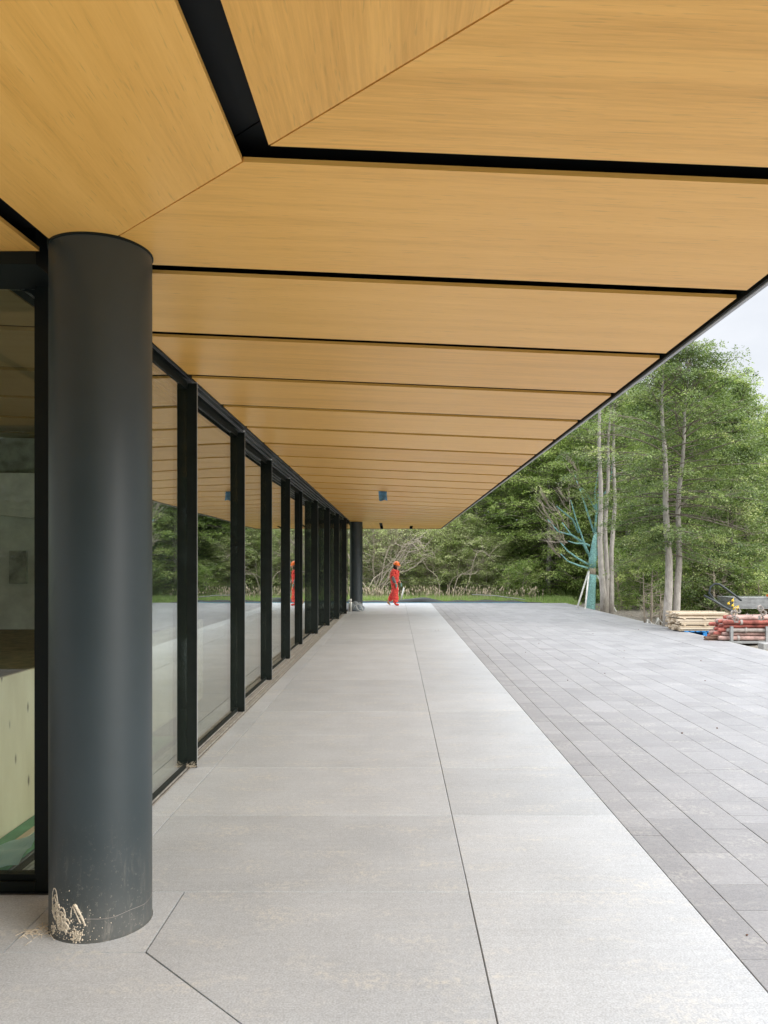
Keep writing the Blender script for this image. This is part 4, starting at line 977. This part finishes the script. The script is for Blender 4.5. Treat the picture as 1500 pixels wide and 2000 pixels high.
def pipes():
    Y = 17.0; x0 = PX(1402, Y); rd = random.Random(12)
    fr = empty('stillage', (x0 + .9, Y, GZ)); tag(fr, 'open steel stillage holding the red pipes', 'stillage')
    for dx in (-.72, .05, .82):
        for dy in (-.28, .42):
            mb = MB(); mb.box((dx - .03, dy - .03, 0), (dx + .03, dy + .03, .42)); mb.build('post', M['galv'], fr)
    mb = MB()
    for dy in (-.28, .42): mb.box((-.9, dy - .028, .05), (1.6, dy + .028, .10))
    mb.build('rail', M['galv'], fr)
    for j in range(6):
        for i in range(7):
            y = Y - .22 + i * .092 + (j % 2) * .046; z = GZ + .16 + j * .086; xa = x0 + rd.uniform(-.05, .14) - (.12 if j < 2 else 0) + (.25 if j == 5 else 0); ln = rd.uniform(1.9, 2.4)
            if j == 5 and i > 5: continue
            mb = MB(); r = .042 + .006 * rd.random(); dz = rd.uniform(-.02, .03)
            a, b = Vector((xa, y, z)), Vector((xa + ln, y + rd.uniform(-.04, .04), z + dz)); d = (b - a)
            mb.tube([a, a + d * .02, a + d * .98, b], [r * .8, r, r, r * .8], 12)
            mk = rd.choice(['redpipe', 'redpipe', 'pinkpipe', 'pinkpipe', 'greypipe']); m = M[mk]
            o = mb.build('scaffold_pipe', m, None, True, 40)
            cn = {'redpipe': 'dusty red', 'pinkpipe': 'faded pink', 'greypipe': 'cement-crusted grey'}[mk]; ln_ = ['bottom', 'second', 'third', 'fourth', 'fifth', 'top'][j]
            tag(o, f'{cn} scaffold pipe in the {ln_} layer of the stillage pile', 'pipe', 'pipes piled in the stillage')
            mb = MB(); c = a + d * rd.uniform(.14, .22)
            if (i * 3 + j) % 2 == 0:
                mb.tube([c, c + d.normalized() * .05], r + .012, 10); mb.tube([c + Vector((.02, 0, -.06)), c + Vector((.03, -.02, .07))], .012, 6); mb.build('collar', M['greypipe'], o, True, 40)
    for i in range(16):
        mb = MB(); y = Y - .15 + (i % 5) * .06; z = GZ + .04 + (i // 5) * .055; xa = x0 - .32 + rd.uniform(-.06, .1)
        mb.tube([(xa, y, z), (xa + 1.1, y, z)], .022, 8); tag(mb.build('thin_rod', M['rust'], None, True, 40), 'thin rusty rod at the left end of the pipe pile', 'rod', 'thin rusty rods beside the pipes')
    for i, (px, py) in enumerate([(1432, 1199), (1440, 1192), (1490, 1196), (1484, 1188), (1437, 1210), (1486, 1207)]):
        mb = MB(); c = P(px, py, 16.65)
        for k in range(6):
            a = rd.uniform(0, 6.28); pts = [c + Vector((math.cos(a + t) * .05, -.02 * t + .01 * k, math.sin(a + t) * .06 + rd.uniform(-.02, .02))) for t in (0, 1, 2, 3, 4)]; mb.tube(pts, .008, 5)
        tag(mb.build('coupler_cluster', M['greypipe'], None, True), 'crusted couplers and wire ties hung on the pipe pile', 'coupler', 'couplers on the pipe pile')
    mb = MB(); mb.bevbox((PX(1487, 15.9), 15.8, GZ), (PX(1487, 15.9) + .5, 16.05, .04), .01); tag(mb.build('concrete_block', M['concblock']), 'grey concrete block on the gravel in front of the pipes', 'block')
    # galvanised panel stack behind with orange straps
    s = empty('panel_stack', (PX(1432, 21), 21, GZ)); tag(s, 'stack of grey galvanised decking panels behind the pipe pile', 'panel stack')
    for k in range(9):
        mb = MB(); mb.bevbox((0, 0, .55 + k * .035), (2.6, 1.0, .575 + k * .035), .004, M=Matrix.Rotation(R(-2 + k * .4), 4, 'Z')); mb.build('panel', M['galv'], s)
    mb = MB(); mb.box((.05, .05, 0), (.15, .95, .549)); mb.box((1.2, .05, 0), (1.3, .95, .549)); mb.box((2.3, .05, 0), (2.4, .95, .549)); mb.build('trestle', M['pine'], s)
    mb = MB(); mb.box((1.0, -.06, .87), (1.25, .2, .93)); tag(mb.build('orange_block', M['orange']), 'orange plastic block lying on the galvanised panels', 'block'); mb_o = bpy.data.objects['orange_block']; mb_o.location = s.location
    # hose loop
    mb = MB(); Yh = 19.6
    pts = [(1375, 1163), (1392, 1172), (1410, 1183), (1432, 1196)]; mb.tube([P(a, b, Yh) for a, b in pts], .028, 8)
    pts = [(1434, 1194), (1412, 1184), (1395, 1172), (1385, 1158), (1388, 1146), (1396, 1140), (1405, 1141), (1418, 1150), (1434, 1162), (1448, 1173)]
    P3 = [P(a, b, Yh + .1) for a, b in pts]; mb.tube(P3, .028, 8); tag(mb.build('hose_loop', M['hose'], None, True), 'black hose curling in a raised loop above the pipe pile', 'hose')
    for i, (px, py) in enumerate([(1431, 1173), (1423, 1179), (1431, 1183), (1438, 1188), (1434, 1189), (1441, 1187)]):
        mb = MB(); c = P(px, py, 18.6 + i * .04); r = .032; mb.lathe([(.01, -r), (r * .8, -r * .6), (r, 0), (r * .8, r * .6), (.01, r)], c, 10); mb.tube([c + Vector((0, 0, r * .6)), c + Vector((.03, 0, r + .03))], .006, 5)
        tag(mb.build('yellow_cap', M['yellow'], None, True), 'small yellow plastic cap hanging by the hose loop', 'cap', 'yellow caps by the hose loop')
pipes()
